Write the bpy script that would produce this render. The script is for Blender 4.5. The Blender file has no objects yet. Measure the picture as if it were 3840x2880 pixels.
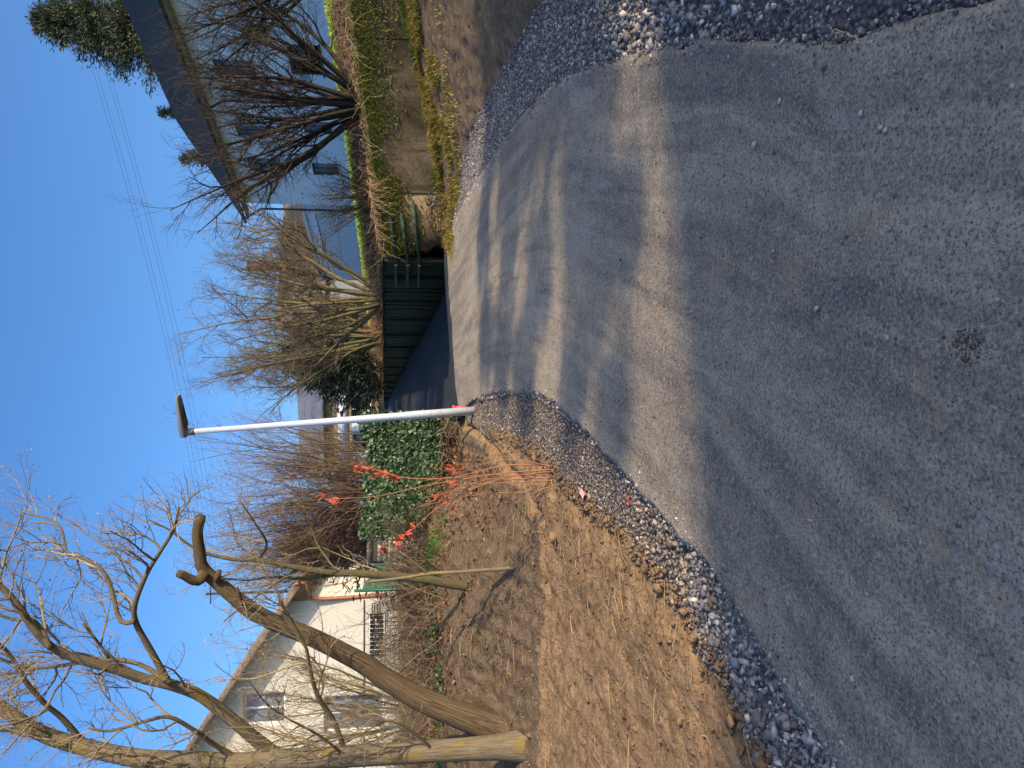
import bpy, math, random
import numpy as np
from mathutils import Vector, Matrix

# ------------------------------------------------------------------ camera, sky, sun, exposure
scene = bpy.context.scene
EYE = 1.6
FPX = 2887.0                       # focal length in photo pixels (3840 x 2880 photo, lying on its side)
PITCH = math.atan(340 / FPX)
FW = np.array([0, math.cos(PITCH), -math.sin(PITCH)])
RT = np.array([1.0, 0, 0])
UP = np.array([0, math.sin(PITCH), math.cos(PITCH)])
cam = bpy.data.cameras.new('camera')
cam.sensor_fit = 'HORIZONTAL'; cam.sensor_width = 36.0; cam.lens = 36.0 * FPX / 3840
cam.clip_start = 0.05; cam.clip_end = 3000
camo = bpy.data.objects.new('camera', cam); scene.collection.objects.link(camo)
m = Matrix.Identity(4)             # the phone was held upright, the picture lies on its side: world up = picture left
for i, ax in enumerate((-UP, RT, -FW)):
    for r in range(3): m[r][i] = ax[r]
m[2][3] = EYE
camo.matrix_world = m
scene.camera = camo

SUN_AZ = math.radians(53)          # measured from straight behind the camera towards the right
SUN_EL = math.radians(26)
SH = np.array([math.sin(SUN_AZ), -math.cos(SUN_AZ)])
SUNV = Vector((SH[0] * math.cos(SUN_EL), SH[1] * math.cos(SUN_EL), math.sin(SUN_EL)))
world = bpy.data.worlds.new('World'); scene.world = world; world.use_nodes = True
wn = world.node_tree.nodes; wl = world.node_tree.links
sky = wn.new('ShaderNodeTexSky'); sky.sky_type = 'NISHITA'; sky.sun_disc = False
sky.sun_elevation = SUN_EL; sky.sun_rotation = math.atan2(SUNV.x, SUNV.y)
sky.altitude = 100; sky.air_density = 0.9; sky.dust_density = 3.4; sky.ozone_density = 6.0
wn['Background'].inputs[1].default_value = 0.15
hs = wn.new('ShaderNodeHueSaturation'); hs.inputs['Saturation'].default_value = 1.12
wl.new(sky.outputs[0], hs.inputs['Color']); wl.new(hs.outputs[0], wn['Background'].inputs[0])
sl = bpy.data.lights.new('sun', 'SUN'); sl.energy = 3.4; sl.angle = math.radians(0.53); sl.color = (1.0, 0.84, 0.62)
so = bpy.data.objects.new('sun', sl); scene.collection.objects.link(so)
so.rotation_euler = SUNV.to_track_quat('Z', 'Y').to_euler()
scene.view_settings.view_transform = 'Standard'; scene.view_settings.look = 'None'
scene.view_settings.exposure = 0.84; scene.view_settings.gamma = 1.0
scene.cycles.use_denoising = True
scene.cycles.max_bounces = 6
scene.cycles.transparent_max_bounces = 8

# ------------------------------------------------------------------ helpers
COL = scene.collection
rng = np.random.default_rng(7)

def ray(V, y):                     # V, y in photo pixels (V = picture x, y = picture y)
    return FW + RT * ((2880 - y) - 1440) / FPX + UP * (1920 - V) / FPX
def dep(V, y, Y):                  # the point on that line of sight that lies Y metres ahead
    d = ray(V, y); P = d * Y / d[1]; P[2] += EYE; return P

def _hash(ix, iy, seed):
    h = (ix.astype(np.int64) * 374761393 + iy.astype(np.int64) * 668265263 + seed * 1274126177) & 0x7fffffff
    h = ((h ^ (h >> 13)) * 1274126177) & 0x7fffffff
    return ((h ^ (h >> 16)) & 0xffff) / 65535.0
def vnoise(x, y, seed=0):
    ix = np.floor(x); iy = np.floor(y); fx = x - ix; fy = y - iy
    fx = fx * fx * (3 - 2 * fx); fy = fy * fy * (3 - 2 * fy)
    a = _hash(ix, iy, seed); b = _hash(ix + 1, iy, seed); c = _hash(ix, iy + 1, seed); d = _hash(ix + 1, iy + 1, seed)
    return (a * (1 - fx) + b * fx) * (1 - fy) + (c * (1 - fx) + d * fx) * fy
def fbm(x, y, s=1.0, oct=4, seed=0):
    x = np.asarray(x, float) * s; y = np.asarray(y, float) * s
    r = 0; a = .5; t = 0
    for k in range(oct):
        r = r + a * vnoise(x + 17.3 * k, y - 9.1 * k, seed + k); t += a; a *= .5; x = x * 2.03; y = y * 2.03
    return r / t
def sstep(t):
    t = np.clip(t, 0, 1); return t * t * (3 - 2 * t)

def polydist(x, y, line):
    """distance to a polyline and side (positive = left of its direction)"""
    x = np.asarray(x, float); y = np.asarray(y, float)
    best = np.full(x.shape, 1e18); sg = np.ones(x.shape)
    L = np.asarray(line, float)
    for a, b in zip(L[:-1], L[1:]):
        d = b - a; l2 = d @ d
        t = np.clip(((x - a[0]) * d[0] + (y - a[1]) * d[1]) / l2, 0, 1)
        ex = x - a[0] - t * d[0]; ey = y - a[1] - t * d[1]
        q = ex * ex + ey * ey
        cr = d[0] * (y - a[1]) - d[1] * (x - a[0])
        u = q < best - 1e-12
        best = np.where(u, q, best); sg = np.where(u, np.where(cr >= 0, 1, -1), sg)
    return np.sqrt(best), sg

def mesh_np(name, V, F, uv=None):
    """F: int array (n,4) or (n,3), or list of such arrays"""
    if not isinstance(F, (list, tuple)): F = [F]
    F = [np.asarray(f, dtype=np.int32) for f in F if len(f)]
    V = np.asarray(V, dtype=np.float32)
    me = bpy.data.meshes.new(name)
    me.vertices.add(len(V)); me.vertices.foreach_set('co', V.ravel())
    nl = sum(f.size for f in F); npoly = sum(len(f) for f in F)
    me.loops.add(nl); me.polygons.add(npoly)
    me.loops.foreach_set('vertex_index', np.concatenate([f.ravel() for f in F]))
    tot = np.concatenate([np.full(len(f), f.shape[1], np.int32) for f in F])
    st = np.concatenate([[0], np.cumsum(tot)[:-1]]).astype(np.int32)
    me.polygons.foreach_set('loop_start', st)
    try: me.polygons.foreach_set('loop_total', tot)
    except Exception: pass
    if uv is not None:
        ul = me.uv_layers.new(name='UVMap')
        idx = np.concatenate([f.ravel() for f in F])
        ul.data.foreach_set('uv', np.asarray(uv, np.float32)[idx].ravel())
    me.update(calc_edges=True); me.validate()
    return me

def obj(name, me, mat=None, parent=None, smooth=False):
    if mat is not None and not me.materials: me.materials.append(mat)
    if smooth: me.polygons.foreach_set('use_smooth', np.ones(len(me.polygons), bool))
    o = bpy.data.objects.new(name, me); COL.objects.link(o)
    if parent is not None: o.parent = parent
    return o
def empty(name, loc=(0, 0, 0)):
    o = bpy.data.objects.new(name, None); COL.objects.link(o); o.location = [float(c) for c in loc]
    o.empty_display_size = .1
    return o
def tag(o, label=None, cat=None, group=None, kind=None):
    if label: o['label'] = label
    if cat: o['category'] = cat
    if group: o['group'] = group
    if kind: o['kind'] = kind
    return o
class Root:                        # an Empty at a thing's base; parts are given in world coordinates
    def __init__(s, name, loc, label, cat, group=None):
        s.o = empty(name, loc); s.loc = np.array(loc, float); tag(s.o, label, cat, group)
    def part(s, name, V, F, mat, smooth=False, uv=None, parent=None, kind=None):
        V = np.asarray(V, float) - s.loc
        o = obj(name, mesh_np(name, V, F, uv), mat, parent or s.o, smooth)
        if kind: o['kind'] = kind
        return o

class MB:                          # collects boxes, quads and tubes in world coordinates
    def __init__(s): s.V = []; s.Q = []; s.T = []; s.n = 0; s.uv = []
    def add(s, V, Q=None, T=None):
        V = np.asarray(V, float)
        if Q is not None and len(Q): s.Q.append(np.asarray(Q, int) + s.n)
        if T is not None and len(T): s.T.append(np.asarray(T, int) + s.n)
        s.V.append(V); s.n += len(V); return s
    def hexa(s, P):                # 8 corners: bottom ring 0-3, top ring 4-7
        return s.add(P, [[3, 2, 1, 0], [4, 5, 6, 7], [0, 1, 5, 4], [1, 2, 6, 5], [2, 3, 7, 6], [3, 0, 4, 7]])
    def data(s):
        F = []
        if s.Q: F.append(np.concatenate(s.Q))
        if s.T: F.append(np.concatenate(s.T))
        return np.concatenate(s.V), F

class Frame:                       # s along a facade, n inward (away from the viewer), z up
    def __init__(s, o, d):
        s.o = np.array([o[0], o[1]], float); d = np.array(d, float); s.d = d / np.hypot(*d)
        s.nv = np.array([s.d[1], -s.d[0]])
    def P(s, a, n, z): q = s.o + s.d * a + s.nv * n; return [q[0], q[1], z]
    def box(s, mb, s0, s1, n0, n1, z0, z1):
        return mb.hexa([s.P(s0, n0, z0), s.P(s1, n0, z0), s.P(s1, n1, z0), s.P(s0, n1, z0),
                        s.P(s0, n0, z1), s.P(s1, n0, z1), s.P(s1, n1, z1), s.P(s0, n1, z1)])
    def hit(s, V, y, n=0.0):       # line of sight against the facade plane -> (s, z)
        r = ray(V, y); q = s.o + s.nv * n
        t = (q @ s.nv) / (r[:2] @ s.nv); p = r * t
        return (p[:2] - s.o) @ s.d, p[2] + EYE

# ---- tubes
def tube(mb, pts, rad, sides=6, cap=True):
    P = np.asarray(pts, float); n = len(P); R = np.broadcast_to(np.asarray(rad, float), (n,))
    T = np.gradient(P, axis=0); T /= (np.linalg.norm(T, axis=1, keepdims=True) + 1e-9)
    ref = np.array([0.31, 0.17, 0.93]) if abs(T[n // 2] @ np.array([0.31, 0.17, 0.93])) < .9 else np.array([.93, .31, .17])
    A = np.cross(T, ref); A /= (np.linalg.norm(A, axis=1, keepdims=True) + 1e-9); B = np.cross(T, A)
    an = np.arange(sides) * 2 * math.pi / sides
    V = P[:, None, :] + R[:, None, None] * (np.cos(an)[None, :, None] * A[:, None, :] + np.sin(an)[None, :, None] * B[:, None, :])
    V = V.reshape(-1, 3)
    cu = np.concatenate([[0], np.cumsum(np.linalg.norm(np.diff(P, axis=0), axis=1))]); U2 = np.stack([np.broadcast_to((.5 - np.abs(np.arange(sides) / sides - .5))[None], (n, sides)) * 2, np.broadcast_to(cu[:, None], (n, sides))], -1).reshape(-1, 2)
    mb.uv.append(np.vstack([U2, [[0, 0], [0, cu[-1]]]]) if cap else U2)
    i = np.arange(n - 1)[:, None] * sides; j = np.arange(sides)[None, :]; j2 = (j + 1) % sides
    Q = np.stack([i + j, i + sides + j, i + sides + j2, i + j2], -1).reshape(-1, 4)
    if cap:
        c0 = len(V); V = np.vstack([V, P[:1], P[-1:]])
        k = np.arange(sides); k2 = (k + 1) % sides
        Tt = np.vstack([np.stack([np.full(sides, c0), k, k2], -1),
                        np.stack([np.full(sides, c0 + 1), (n - 1) * sides + k2, (n - 1) * sides + k], -1)])
        mb.add(V, Q, Tt)
    else: mb.add(V, Q)
    return mb

def spline(pts, n):
    P = np.asarray(pts, float)
    Q = np.vstack([2 * P[0] - P[1], P, 2 * P[-1] - P[-2]])
    seg = np.linalg.norm(np.diff(P, axis=0), axis=1); cu = np.concatenate([[0], np.cumsum(seg)])
    t = np.linspace(0, cu[-1], n); k = np.clip(np.searchsorted(cu, t, side='right') - 1, 0, len(P) - 2)
    u = ((t - cu[k]) / (seg[k] + 1e-12))[:, None]
    p0, p1, p2, p3 = Q[k], Q[k + 1], Q[k + 2], Q[k + 3]
    return .5 * (2 * p1 + (p2 - p0) * u + (2 * p0 - 5 * p1 + 4 * p2 - p3) * u ** 2 + (3 * p1 - p0 - 3 * p2 + p3) * u ** 3)

def rvec(r):
    v = r.normal(size=3); return v / np.linalg.norm(v)
def limb(start, d, length, r0, r1, r, nseg=6, wig=.25, up=0.0, droop=0.0):
    d = np.asarray(d, float); d = d / np.linalg.norm(d); P = [np.asarray(start, float)]; st = length / nseg
    for k in range(nseg):
        d = d + rvec(r) * wig / math.sqrt(nseg) * 1.6 + np.array([0, 0, (up - droop * k / nseg) / nseg]); d /= np.linalg.norm(d)
        P.append(P[-1] + d * st)
    return np.array(P), np.linspace(r0, r1, nseg + 1)
def grow(stems, levels, r, t0=.25):
    """all twigs of all stems, level by level, as arrays: returns [(points (m,k,3), radii (m,k), sides)]"""
    S = 14; P = []; R = []
    for p, q in stems:
        p = np.asarray(p, float); q = np.broadcast_to(np.asarray(q, float), (len(p),)); f = np.linspace(0, 1, len(p)); g = np.linspace(0, 1, S)
        P.append(np.stack([np.interp(g, f, p[:, k]) for k in range(3)], -1)); R.append(np.interp(g, f, q))
    P = np.array(P); R = np.array(R); out = []
    for L in levels:
        n, S = R.shape; ln_ = np.linalg.norm(np.diff(P, axis=1), axis=2).sum(1)
        cnt = np.maximum(1, np.round(L['n'] * (ln_ if L.get('per_m') else 1) * r.uniform(.75, 1.25, n))).astype(int)
        par = np.repeat(np.arange(n), cnt); first = np.cumsum(cnt) - cnt; k = np.arange(cnt.sum()) - first[par]; m = len(par)
        t = t0 + (1 - t0) * (k + r.uniform(0, 1, m)) / cnt[par]; q = t * (S - 1); i = np.clip(q.astype(int), 0, S - 2); u = (q - i)[:, None]
        A = P[par, i]; B = P[par, i + 1]; p = A * (1 - u) + B * u; lr = R[par, i] * (1 - u[:, 0]) + R[par, i + 1] * u[:, 0]
        tg = B - A; tg /= np.linalg.norm(tg, axis=1, keepdims=True) + 1e-9
        sd = np.cross(tg, r.normal(size=(m, 3))); sd /= np.linalg.norm(sd, axis=1, keepdims=True) + 1e-9
        a = np.radians(L['ang'] * r.uniform(.6, 1.35, m))[:, None]; d = tg * np.cos(a) + sd * np.sin(a); d[:, 2] += L.get('up', 0) * .5
        ln = L['len'] * r.uniform(.5, 1.35, m) * (1.15 - .55 * t); seg = L.get('seg', 4); r0 = np.maximum(np.minimum(lr * .72, L['r']), .0012)
        w = r.normal(size=(m, seg, 3)) * L.get('wig', .3) / math.sqrt(seg) * .95; w[:, :, 2] += (L.get('up', 0) - L.get('droop', 0) * np.arange(seg) / seg) / seg
        D = d[:, None] + np.cumsum(w, 1); D /= np.linalg.norm(D, axis=2, keepdims=True) + 1e-9
        P2 = np.concatenate([p[:, None], p[:, None] + np.cumsum(D * (ln / seg)[:, None, None], 1)], 1); R2 = r0[:, None] * np.linspace(1, .35, seg + 1)[None]
        out.append((P2, R2, L.get('sides', 3))); P, R = P2, R2; t0 = .12
    return out
def tube_batch(mb, P, R, sides):
    m, n, _ = P.shape; T = np.gradient(P, axis=1); T /= np.linalg.norm(T, axis=2, keepdims=True) + 1e-9
    ref = np.where(np.abs(T[:, n // 2, 2:3]) < .8, np.array([[0.1, .2, .97]]), np.array([[.95, .25, .1]]))[:, None]
    A = np.cross(T, np.broadcast_to(ref, T.shape)); A /= np.linalg.norm(A, axis=2, keepdims=True) + 1e-9; B = np.cross(T, A); an = np.arange(sides) * 2 * math.pi / sides
    V = P[:, :, None] + R[:, :, None, None] * (np.cos(an)[:, None] * A[:, :, None] + np.sin(an)[:, None] * B[:, :, None])
    o = (np.arange(m) * n * sides)[:, None, None]; i = np.arange(n - 1)[None, :, None] * sides; j = np.arange(sides)[None, None]; j2 = (j + 1) % sides
    mb.add(V.reshape(-1, 3), np.stack([o + i + j, o + i + sides + j, o + i + sides + j2, o + i + j2], -1).reshape(-1, 4))

# ---- scatter shapes
def leaf_quads(C, N, size, r, asp=.7, fold=.25):
    """folded leaf of two quads at centres C facing roughly N"""
    n = len(C); size = np.broadcast_to(size, (n,))[:, None]
    N = N / (np.linalg.norm(N, axis=1, keepdims=True) + 1e-9)
    t = np.cross(N, r.normal(size=(n, 3))); t /= (np.linalg.norm(t, axis=1, keepdims=True) + 1e-9); b = np.cross(N, t)
    w = size * asp * .5; l = size * .5; h = N * size * fold * .5
    V = np.stack([C - t * l, C + b * w + h - t * l * .1, C + t * l, C - b * w + h - t * l * .1], 1).reshape(-1, 3)
    i = np.arange(n)[:, None] * 4
    return V, np.concatenate([i + np.array([[0, 1, 2]]), i + np.array([[0, 2, 3]])])
def blades(C, h, r, lean=.5, w=.006, dirv=None):
    n = len(C); h = np.broadcast_to(h, (n,))[:, None]; a = r.uniform(0, 2 * math.pi, n)
    s = np.stack([np.cos(a), np.sin(a), 0 * a], 1) * w
    le = r.normal(size=(n, 3)) * lean; le[:, 2] = 0
    if dirv is not None: le = le + np.asarray(dirv)
    tip = C + np.array([0, 0, 1]) * h * .85 + le * h; mid = C + np.array([0, 0, 1]) * h * .55 + le * h * .35
    V = np.stack([C - s, C + s, mid + s * .7, mid - s * .7, tip], 1).reshape(-1, 3)
    i = np.arange(n)[:, None] * 5
    return V, [i + np.array([[0, 1, 2, 3]]), i + np.array([[3, 2, 4]])]
ROCKS = []
for k in range(8):                 # small angular stones: jittered and flattened boxes with cut corners
    r = np.random.default_rng(100 + k)
    bv = np.array([[x, y, z] for x in (-1, 1) for y in (-1, 1) for z in (-1, 1)], float)
    bv = bv * r.uniform(.45, 1.15, (8, 3)) * np.array([.52, .40, .27])     # angular, flattened, every corner moved
    T = []
    for a, b, c, d in ((0, 1, 3, 2), (4, 6, 7, 5), (0, 4, 5, 1), (2, 3, 7, 6), (1, 5, 7, 3), (0, 2, 6, 4)): T += [(a, b, c), (a, c, d)]
    ROCKS.append((bv, np.array(T)))
def stones(C, size, r, sink=.25):
    n = len(C); size = np.broadcast_to(size, (n,)); kind = r.integers(0, 8, n); Vs = []; Ts = []; off = 0
    for k in range(8):
        ix = np.where(kind == k)[0]
        if not len(ix): continue
        V0, T0 = ROCKS[k]; q = r.normal(size=(len(ix), 4)) * np.array([1, .35, .35, 1]); q /= np.linalg.norm(q, axis=1, keepdims=True)
        w, x, y, z = q.T
        M = np.stack([1 - 2 * (y * y + z * z), 2 * (x * y - z * w), 2 * (x * z + y * w), 2 * (x * y + z * w), 1 - 2 * (x * x + z * z), 2 * (y * z - x * w),
                      2 * (x * z - y * w), 2 * (y * z + x * w), 1 - 2 * (x * x + y * y)], -1).reshape(-1, 3, 3)
        sc = size[ix, None] * r.uniform(.75, 1.25, (len(ix), 3))
        P = np.einsum('nij,vnj->nvi', M, V0[:, None, :] * sc[None]) + C[ix][:, None, :] + np.array([0, 0, 1]) * (size[ix] * (.3 - sink))[:, None, None]
        Vs.append(P.reshape(-1, 3)); Ts.append((T0[None] + (off + np.arange(len(ix)) * len(V0))[:, None, None]).reshape(-1, 3)); off += P.size // 3
    return np.concatenate(Vs), np.concatenate(Ts)

# ---- materials
class NT:
    def __init__(s, name, rough=.9, spec=.3):
        s.m = bpy.data.materials.new(name); s.m.use_nodes = True; s.t = s.m.node_tree; s.n = s.t.nodes
        s.b = s.n['Principled BSDF']; s.b.inputs['Roughness'].default_value = rough
        s.b.inputs['Specular IOR Level'].default_value = spec
        s.co = None
    def link(s, a, b): s.t.links.new(a, b)
    def coord(s, kind='Object', scale=(1, 1, 1)):
        tc = s.n.new('ShaderNodeTexCoord'); mp = s.n.new('ShaderNodeMapping'); mp.inputs['Scale'].default_value = scale
        s.link(tc.outputs[kind], mp.inputs[0]); return mp.outputs[0]
    def noise(s, co, scale, detail=4, rough=.6, dist=0):
        n = s.n.new('ShaderNodeTexNoise'); n.inputs['Scale'].default_value = scale; n.inputs['Detail'].default_value = detail
        n.inputs['Roughness'].default_value = rough; n.inputs['Distortion'].default_value = dist
        s.link(co, n.inputs['Vector']); return n.outputs['Fac']
    def voro(s, co, scale, feat='F1', out='Distance'):
        n = s.n.new('ShaderNodeTexVoronoi'); n.feature = feat; n.inputs['Scale'].default_value = scale; s.link(co, n.inputs['Vector']); return n.outputs[out]
    def ramp(s, fac, stops):
        n = s.n.new('ShaderNodeValToRGB'); el = n.color_ramp.elements
        while len(el) < len(stops): el.new(.5)
        for e, (p, c) in zip(el, stops):
            e.position = p; e.color = (*c, 1) if len(c) == 3 else c
        s.link(fac, n.inputs[0]); return n.outputs[0]
    def val(s, fac, lo, hi, a=0.0, b=1.0):
        n = s.n.new('ShaderNodeMapRange'); n.clamp = True
        for i, v in zip((1, 2, 3, 4), (lo, hi, a, b)): n.inputs[i].default_value = v
        s.link(fac, n.inputs[0]); return n.outputs[0]
    def mix(s, fac, a, b, mode='MIX'):
        n = s.n.new('ShaderNodeMix'); n.data_type = 'RGBA'; n.blend_type = mode
        for v, i in ((fac, 0), (a, 6), (b, 7)):
            if hasattr(v, 'links'): s.link(v, n.inputs[i])
            elif isinstance(v, (int, float)): n.inputs[i].default_value = v
            else: n.inputs[i].default_value = (*v, 1)
        return n.outputs[2]
    def math(s, op, a, b=0.0):
        n = s.n.new('ShaderNodeMath'); n.operation = op
        for v, i in ((a, 0), (b, 1)):
            if hasattr(v, 'links'): s.link(v, n.inputs[i])
            else: n.inputs[i].default_value = v
        return n.outputs[0]
    def island(s):
        n = s.n.new('ShaderNodeNewGeometry'); return n.outputs['Random Per Island']
    def color(s, c):
        if hasattr(c, 'links'): s.link(c, s.b.inputs['Base Color'])
        else: s.b.inputs['Base Color'].default_value = (*c, 1)
        return s
    def bump(s, h, strength=.5, dist=.02):
        n = s.n.new('ShaderNodeBump'); n.inputs['Strength'].default_value = strength; n.inputs['Distance'].default_value = dist
        s.link(h, n.inputs['Height']); s.link(n.outputs[0], s.b.inputs['Normal']); return s
def flat(name, c, rough=.8, spec=.3, var=.25, scale=12, metal=0.0):
    t = NT(name, rough, spec); co = t.coord()
    f = t.noise(co, scale, 5)
    t.color(t.ramp(f, [(.3, tuple(v * (1 - var) for v in c)), (.7, tuple(min(1, v * (1 + var)) for v in c))]))
    t.bump(f, .15, .01); t.b.inputs['Metallic'].default_value = metal
    return t.m
def islands(name, stops, rough=.75, spec=.3, trans=0.0):
    t = NT(name, rough, spec); r = t.island(); c = t.ramp(r, stops); t.color(c)
    if trans:
        tr = t.n.new('ShaderNodeBsdfTranslucent'); mx = t.n.new('ShaderNodeMixShader'); mx.inputs[0].default_value = trans
        t.link(c, tr.inputs[0]); t.link(t.b.outputs[0], mx.inputs[1]); t.link(tr.outputs[0], mx.inputs[2])
        t.link(mx.outputs[0], t.n['Material Output'].inputs[0])
    return t.m

M = {}
def build_materials():
    # compacted road base with streaks along the lane (UV: u along, v across, both in metres)
    t = NT('road_base', .85, .3); st = t.coord('UV', (.13, 1.1, 1)); st2 = t.coord('UV', (.45, 5, 1)); ob = t.coord()
    a = t.noise(st, 1.0, 5, .62, .3); b = t.noise(st2, 1.3, 4, .6, .3); c = t.noise(ob, .5, 4); g = t.noise(ob, 34, 5, .8); sp = t.voro(ob, 75, 'F1', 'Color')
    fine = t.noise(ob, 85, 4, .85); md = t.noise(ob, 7, 5, .75)
    base = t.ramp(a, [(.36, (0.157, 0.129, 0.103)), (.46, (0.222, 0.180, 0.135)), (.56, (0.282, 0.226, 0.163)), (.68, (0.357, 0.279, 0.188))])
    base = t.mix(t.val(b, .52, .63, 0, .62), base, (0.365, 0.290, 0.204))
    base = t.mix(t.val(b, .48, .37, 0, .62), base, (0.126, 0.106, 0.089))
    base = t.mix(t.val(c, .54, .70, 0, .5), base, (0.343, 0.258, 0.166))
    base = t.mix(t.val(c, .46, .32, 0, .5), base, (0.145, 0.124, 0.100))
    base = t.mix(t.val(md, .38, .60, .0, .7), base, (0.754, 0.765, 0.717), 'OVERLAY'); pa = t.noise(t.coord('UV', (.35, .8, 1)), 1.6, 5, .65, .5); base = t.mix(t.val(pa, .47, .36, 0, .45), base, (0.090, 0.087, 0.088)); base = t.mix(t.val(pa, .55, .66, 0, .5), base, (0.420, 0.377, 0.304))
    base = t.mix(t.val(g, .47, .34, 0, .55), base, (0.073, 0.061, 0.049))
    base = t.mix(t.val(g, .55, .68, 0, .75), base, (0.456, 0.382, 0.288))
    base = t.mix(t.val(fine, .49, .38, 0, .9), base, (0.057, 0.049, 0.040))
    base = t.mix(t.val(fine, .56, .66, 0, .85), base, (0.501, 0.431, 0.338))
    d2 = t.noise(ob, 3.2, 5, .75); base = t.mix(t.val(d2, .57, .68, 0, .65), base, (0.349, 0.233, 0.125))
    t.color(base); h = t.math('ADD', t.math('MULTIPLY', g, .8), t.math('MULTIPLY', fine, .5)); t.bump(h, .8, .018); M['road'] = t.m
    # gravel bed under the loose stones
    t = NT('gravel_bed', .9, .25); ob = t.coord(); v = t.voro(ob, 38, 'F1'); vc = t.voro(ob, 38, 'F1', 'Color'); n = t.noise(ob, 3, 4); n2 = t.noise(ob, 90, 3)
    base = t.ramp(vc, [(.15, (0.082, 0.070, 0.064)), (.5, (0.175, 0.150, 0.135)), (.85, (0.324, 0.276, 0.241))])
    base = t.mix(t.val(v, .25, .6, 0, .8), base, (0.037, 0.034, 0.038)); base = t.mix(t.val(n, .5, .75, 0, .5), base, (0.212, 0.161, 0.115))
    t.color(base); t.bump(t.math('ADD', t.math('MULTIPLY', v, -1.0), t.math('MULTIPLY', n2, .3)), .9, .03); M['gravel_bed'] = t.m
    t = NT('shaded_asphalt', .8, .3); ob = t.coord(); g = t.noise(ob, 60, 3, .8); n = t.noise(t.coord('UV', (.3, 2, 1)), 1, 4)
    c = t.ramp(n, [(.3, (.016, .016, .018)), (.7, (.034, .034, .036))]); t.color(t.mix(t.val(g, .58, .7, 0, .8), c, (.13, .125, .12))); t.bump(g, .6, .01); M['asphalt'] = t.m  # near-black base also carries the shade on the lane beyond the crest
    t = NT('slate_stone', .8, .3); r = t.island(); ob = t.coord(); n = t.noise(ob, 40, 4)
    c = t.ramp(r, [(0, (0.103, 0.090, 0.083)), (.40, (0.198, 0.174, 0.162)), (.75, (0.338, 0.298, 0.268)), (.92, (0.530, 0.463, 0.399)), (1, (0.809, 0.660, 0.505))])
    t.color(t.mix(t.val(n, .3, .7, 0, .5), c, (0.147, 0.130, 0.119))); t.bump(n, .4, .01); M['stone'] = t.m
    t = NT('dusty_lit_stone', .85, .25); r = t.island(); ob = t.coord(); n = t.noise(ob, 40, 4)
    c = t.ramp(r, [(0, (0.077, 0.062, 0.050)), (.4, (0.162, 0.127, 0.097)), (.75, (0.277, 0.216, 0.157)), (1, (0.462, 0.357, 0.251))])
    t.color(c); t.bump(n, .4, .01); M['dusty'] = t.m
    # raw earth
    t = NT('loose_earth', .97, .12); ob = t.coord(); n1 = t.noise(ob, 1.1, 4); n2 = t.noise(ob, 9, 5, .7); n3 = t.noise(ob, 60, 4, .75); v = t.voro(ob, 26)
    base = t.ramp(n2, [(.30, (0.156, 0.090, 0.045)), (.5, (0.312, 0.193, 0.099)), (.70, (0.431, 0.277, 0.153))])
    base = t.mix(t.val(n1, .52, .72, 0, .5), base, (0.201, 0.124, 0.070)); base = t.mix(t.val(n3, .44, .30, 0, .85), base, (0.064, 0.037, 0.020))
    base = t.mix(t.val(n3, .60, .72, 0, .6), base, (0.532, 0.368, 0.223))
    t.color(base); t.bump(t.math('ADD', t.math('MULTIPLY', n3, .8), t.math('ADD', n2, t.math('MULTIPLY', v, .5))), .9, .035); M['earth'] = t.m
    t = NT('dark_earth', .97, .12); ob = t.coord(); n1 = t.noise(ob, 1.1, 4); n2 = t.noise(ob, 9, 5, .7); n3 = t.noise(ob, 60, 4, .75); v = t.voro(ob, 26)  # darker copy of the loose earth, used on the bank
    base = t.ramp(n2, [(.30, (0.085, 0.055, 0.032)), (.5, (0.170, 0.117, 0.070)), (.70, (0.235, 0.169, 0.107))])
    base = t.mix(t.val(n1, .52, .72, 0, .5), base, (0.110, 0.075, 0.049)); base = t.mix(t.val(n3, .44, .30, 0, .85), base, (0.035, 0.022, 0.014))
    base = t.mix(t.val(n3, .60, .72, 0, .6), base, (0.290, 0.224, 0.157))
    t.color(base); t.bump(t.math('ADD', t.math('MULTIPLY', n3, .8), t.math('ADD', n2, t.math('MULTIPLY', v, .5))), .9, .035); M['dark_earth'] = t.m
    t = NT('grey_earth', .97, .12); ob = t.coord(); n1 = t.noise(ob, 1.3, 4); n2 = t.noise(ob, 12, 5, .7); n3 = t.noise(ob, 70, 4, .75)
    base = t.ramp(n2, [(.3, (0.116, 0.079, 0.050)), (.7, (0.304, 0.209, 0.128))]); base = t.mix(t.val(n1, .55, .7, 0, .6), base, (0.095, 0.093, 0.036))
    base = t.mix(t.val(n3, .42, .25, 0, .7), base, (0.047, 0.032, 0.021))
    t.color(base); t.bump(t.math('ADD', n3, n2), .9, .03); M['bank'] = t.m
    t = NT('lawn_grass', .95, .15); ob = t.coord(); n = t.noise(ob, 7, 5); n2 = t.noise(ob, 120, 2)
    c = t.ramp(n, [(.3, (.13, .21, .025)), (.7, (.24, .32, .05))]); t.color(t.mix(t.val(n2, .3, .7, 0, .5), c, (.07, .12, .015))); t.bump(n2, .8, .03); M['lawn'] = t.m
    t = NT('far_ground', .97, .1); ob = t.coord(); n = t.noise(ob, .8, 5); t.color(t.ramp(n, [(.35, (.09, .075, .04)), (.65, (.12, .13, .05))])); M['ground'] = t.m
    # concrete
    t = NT('weathered_concrete', .92, .2); ob = t.coord(); n1 = t.noise(ob, 1.4, 6, .65); n2 = t.noise(ob, 14, 5, .7); n3 = t.noise(ob, 110, 3, .7); dr = t.noise(t.coord('Object', (5, 5, .7)), 1.5, 4)
    base = t.ramp(n1, [(.36, (0.075, 0.051, 0.025)), (.5, (0.167, 0.114, 0.061)), (.64, (0.287, 0.204, 0.119))])
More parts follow.
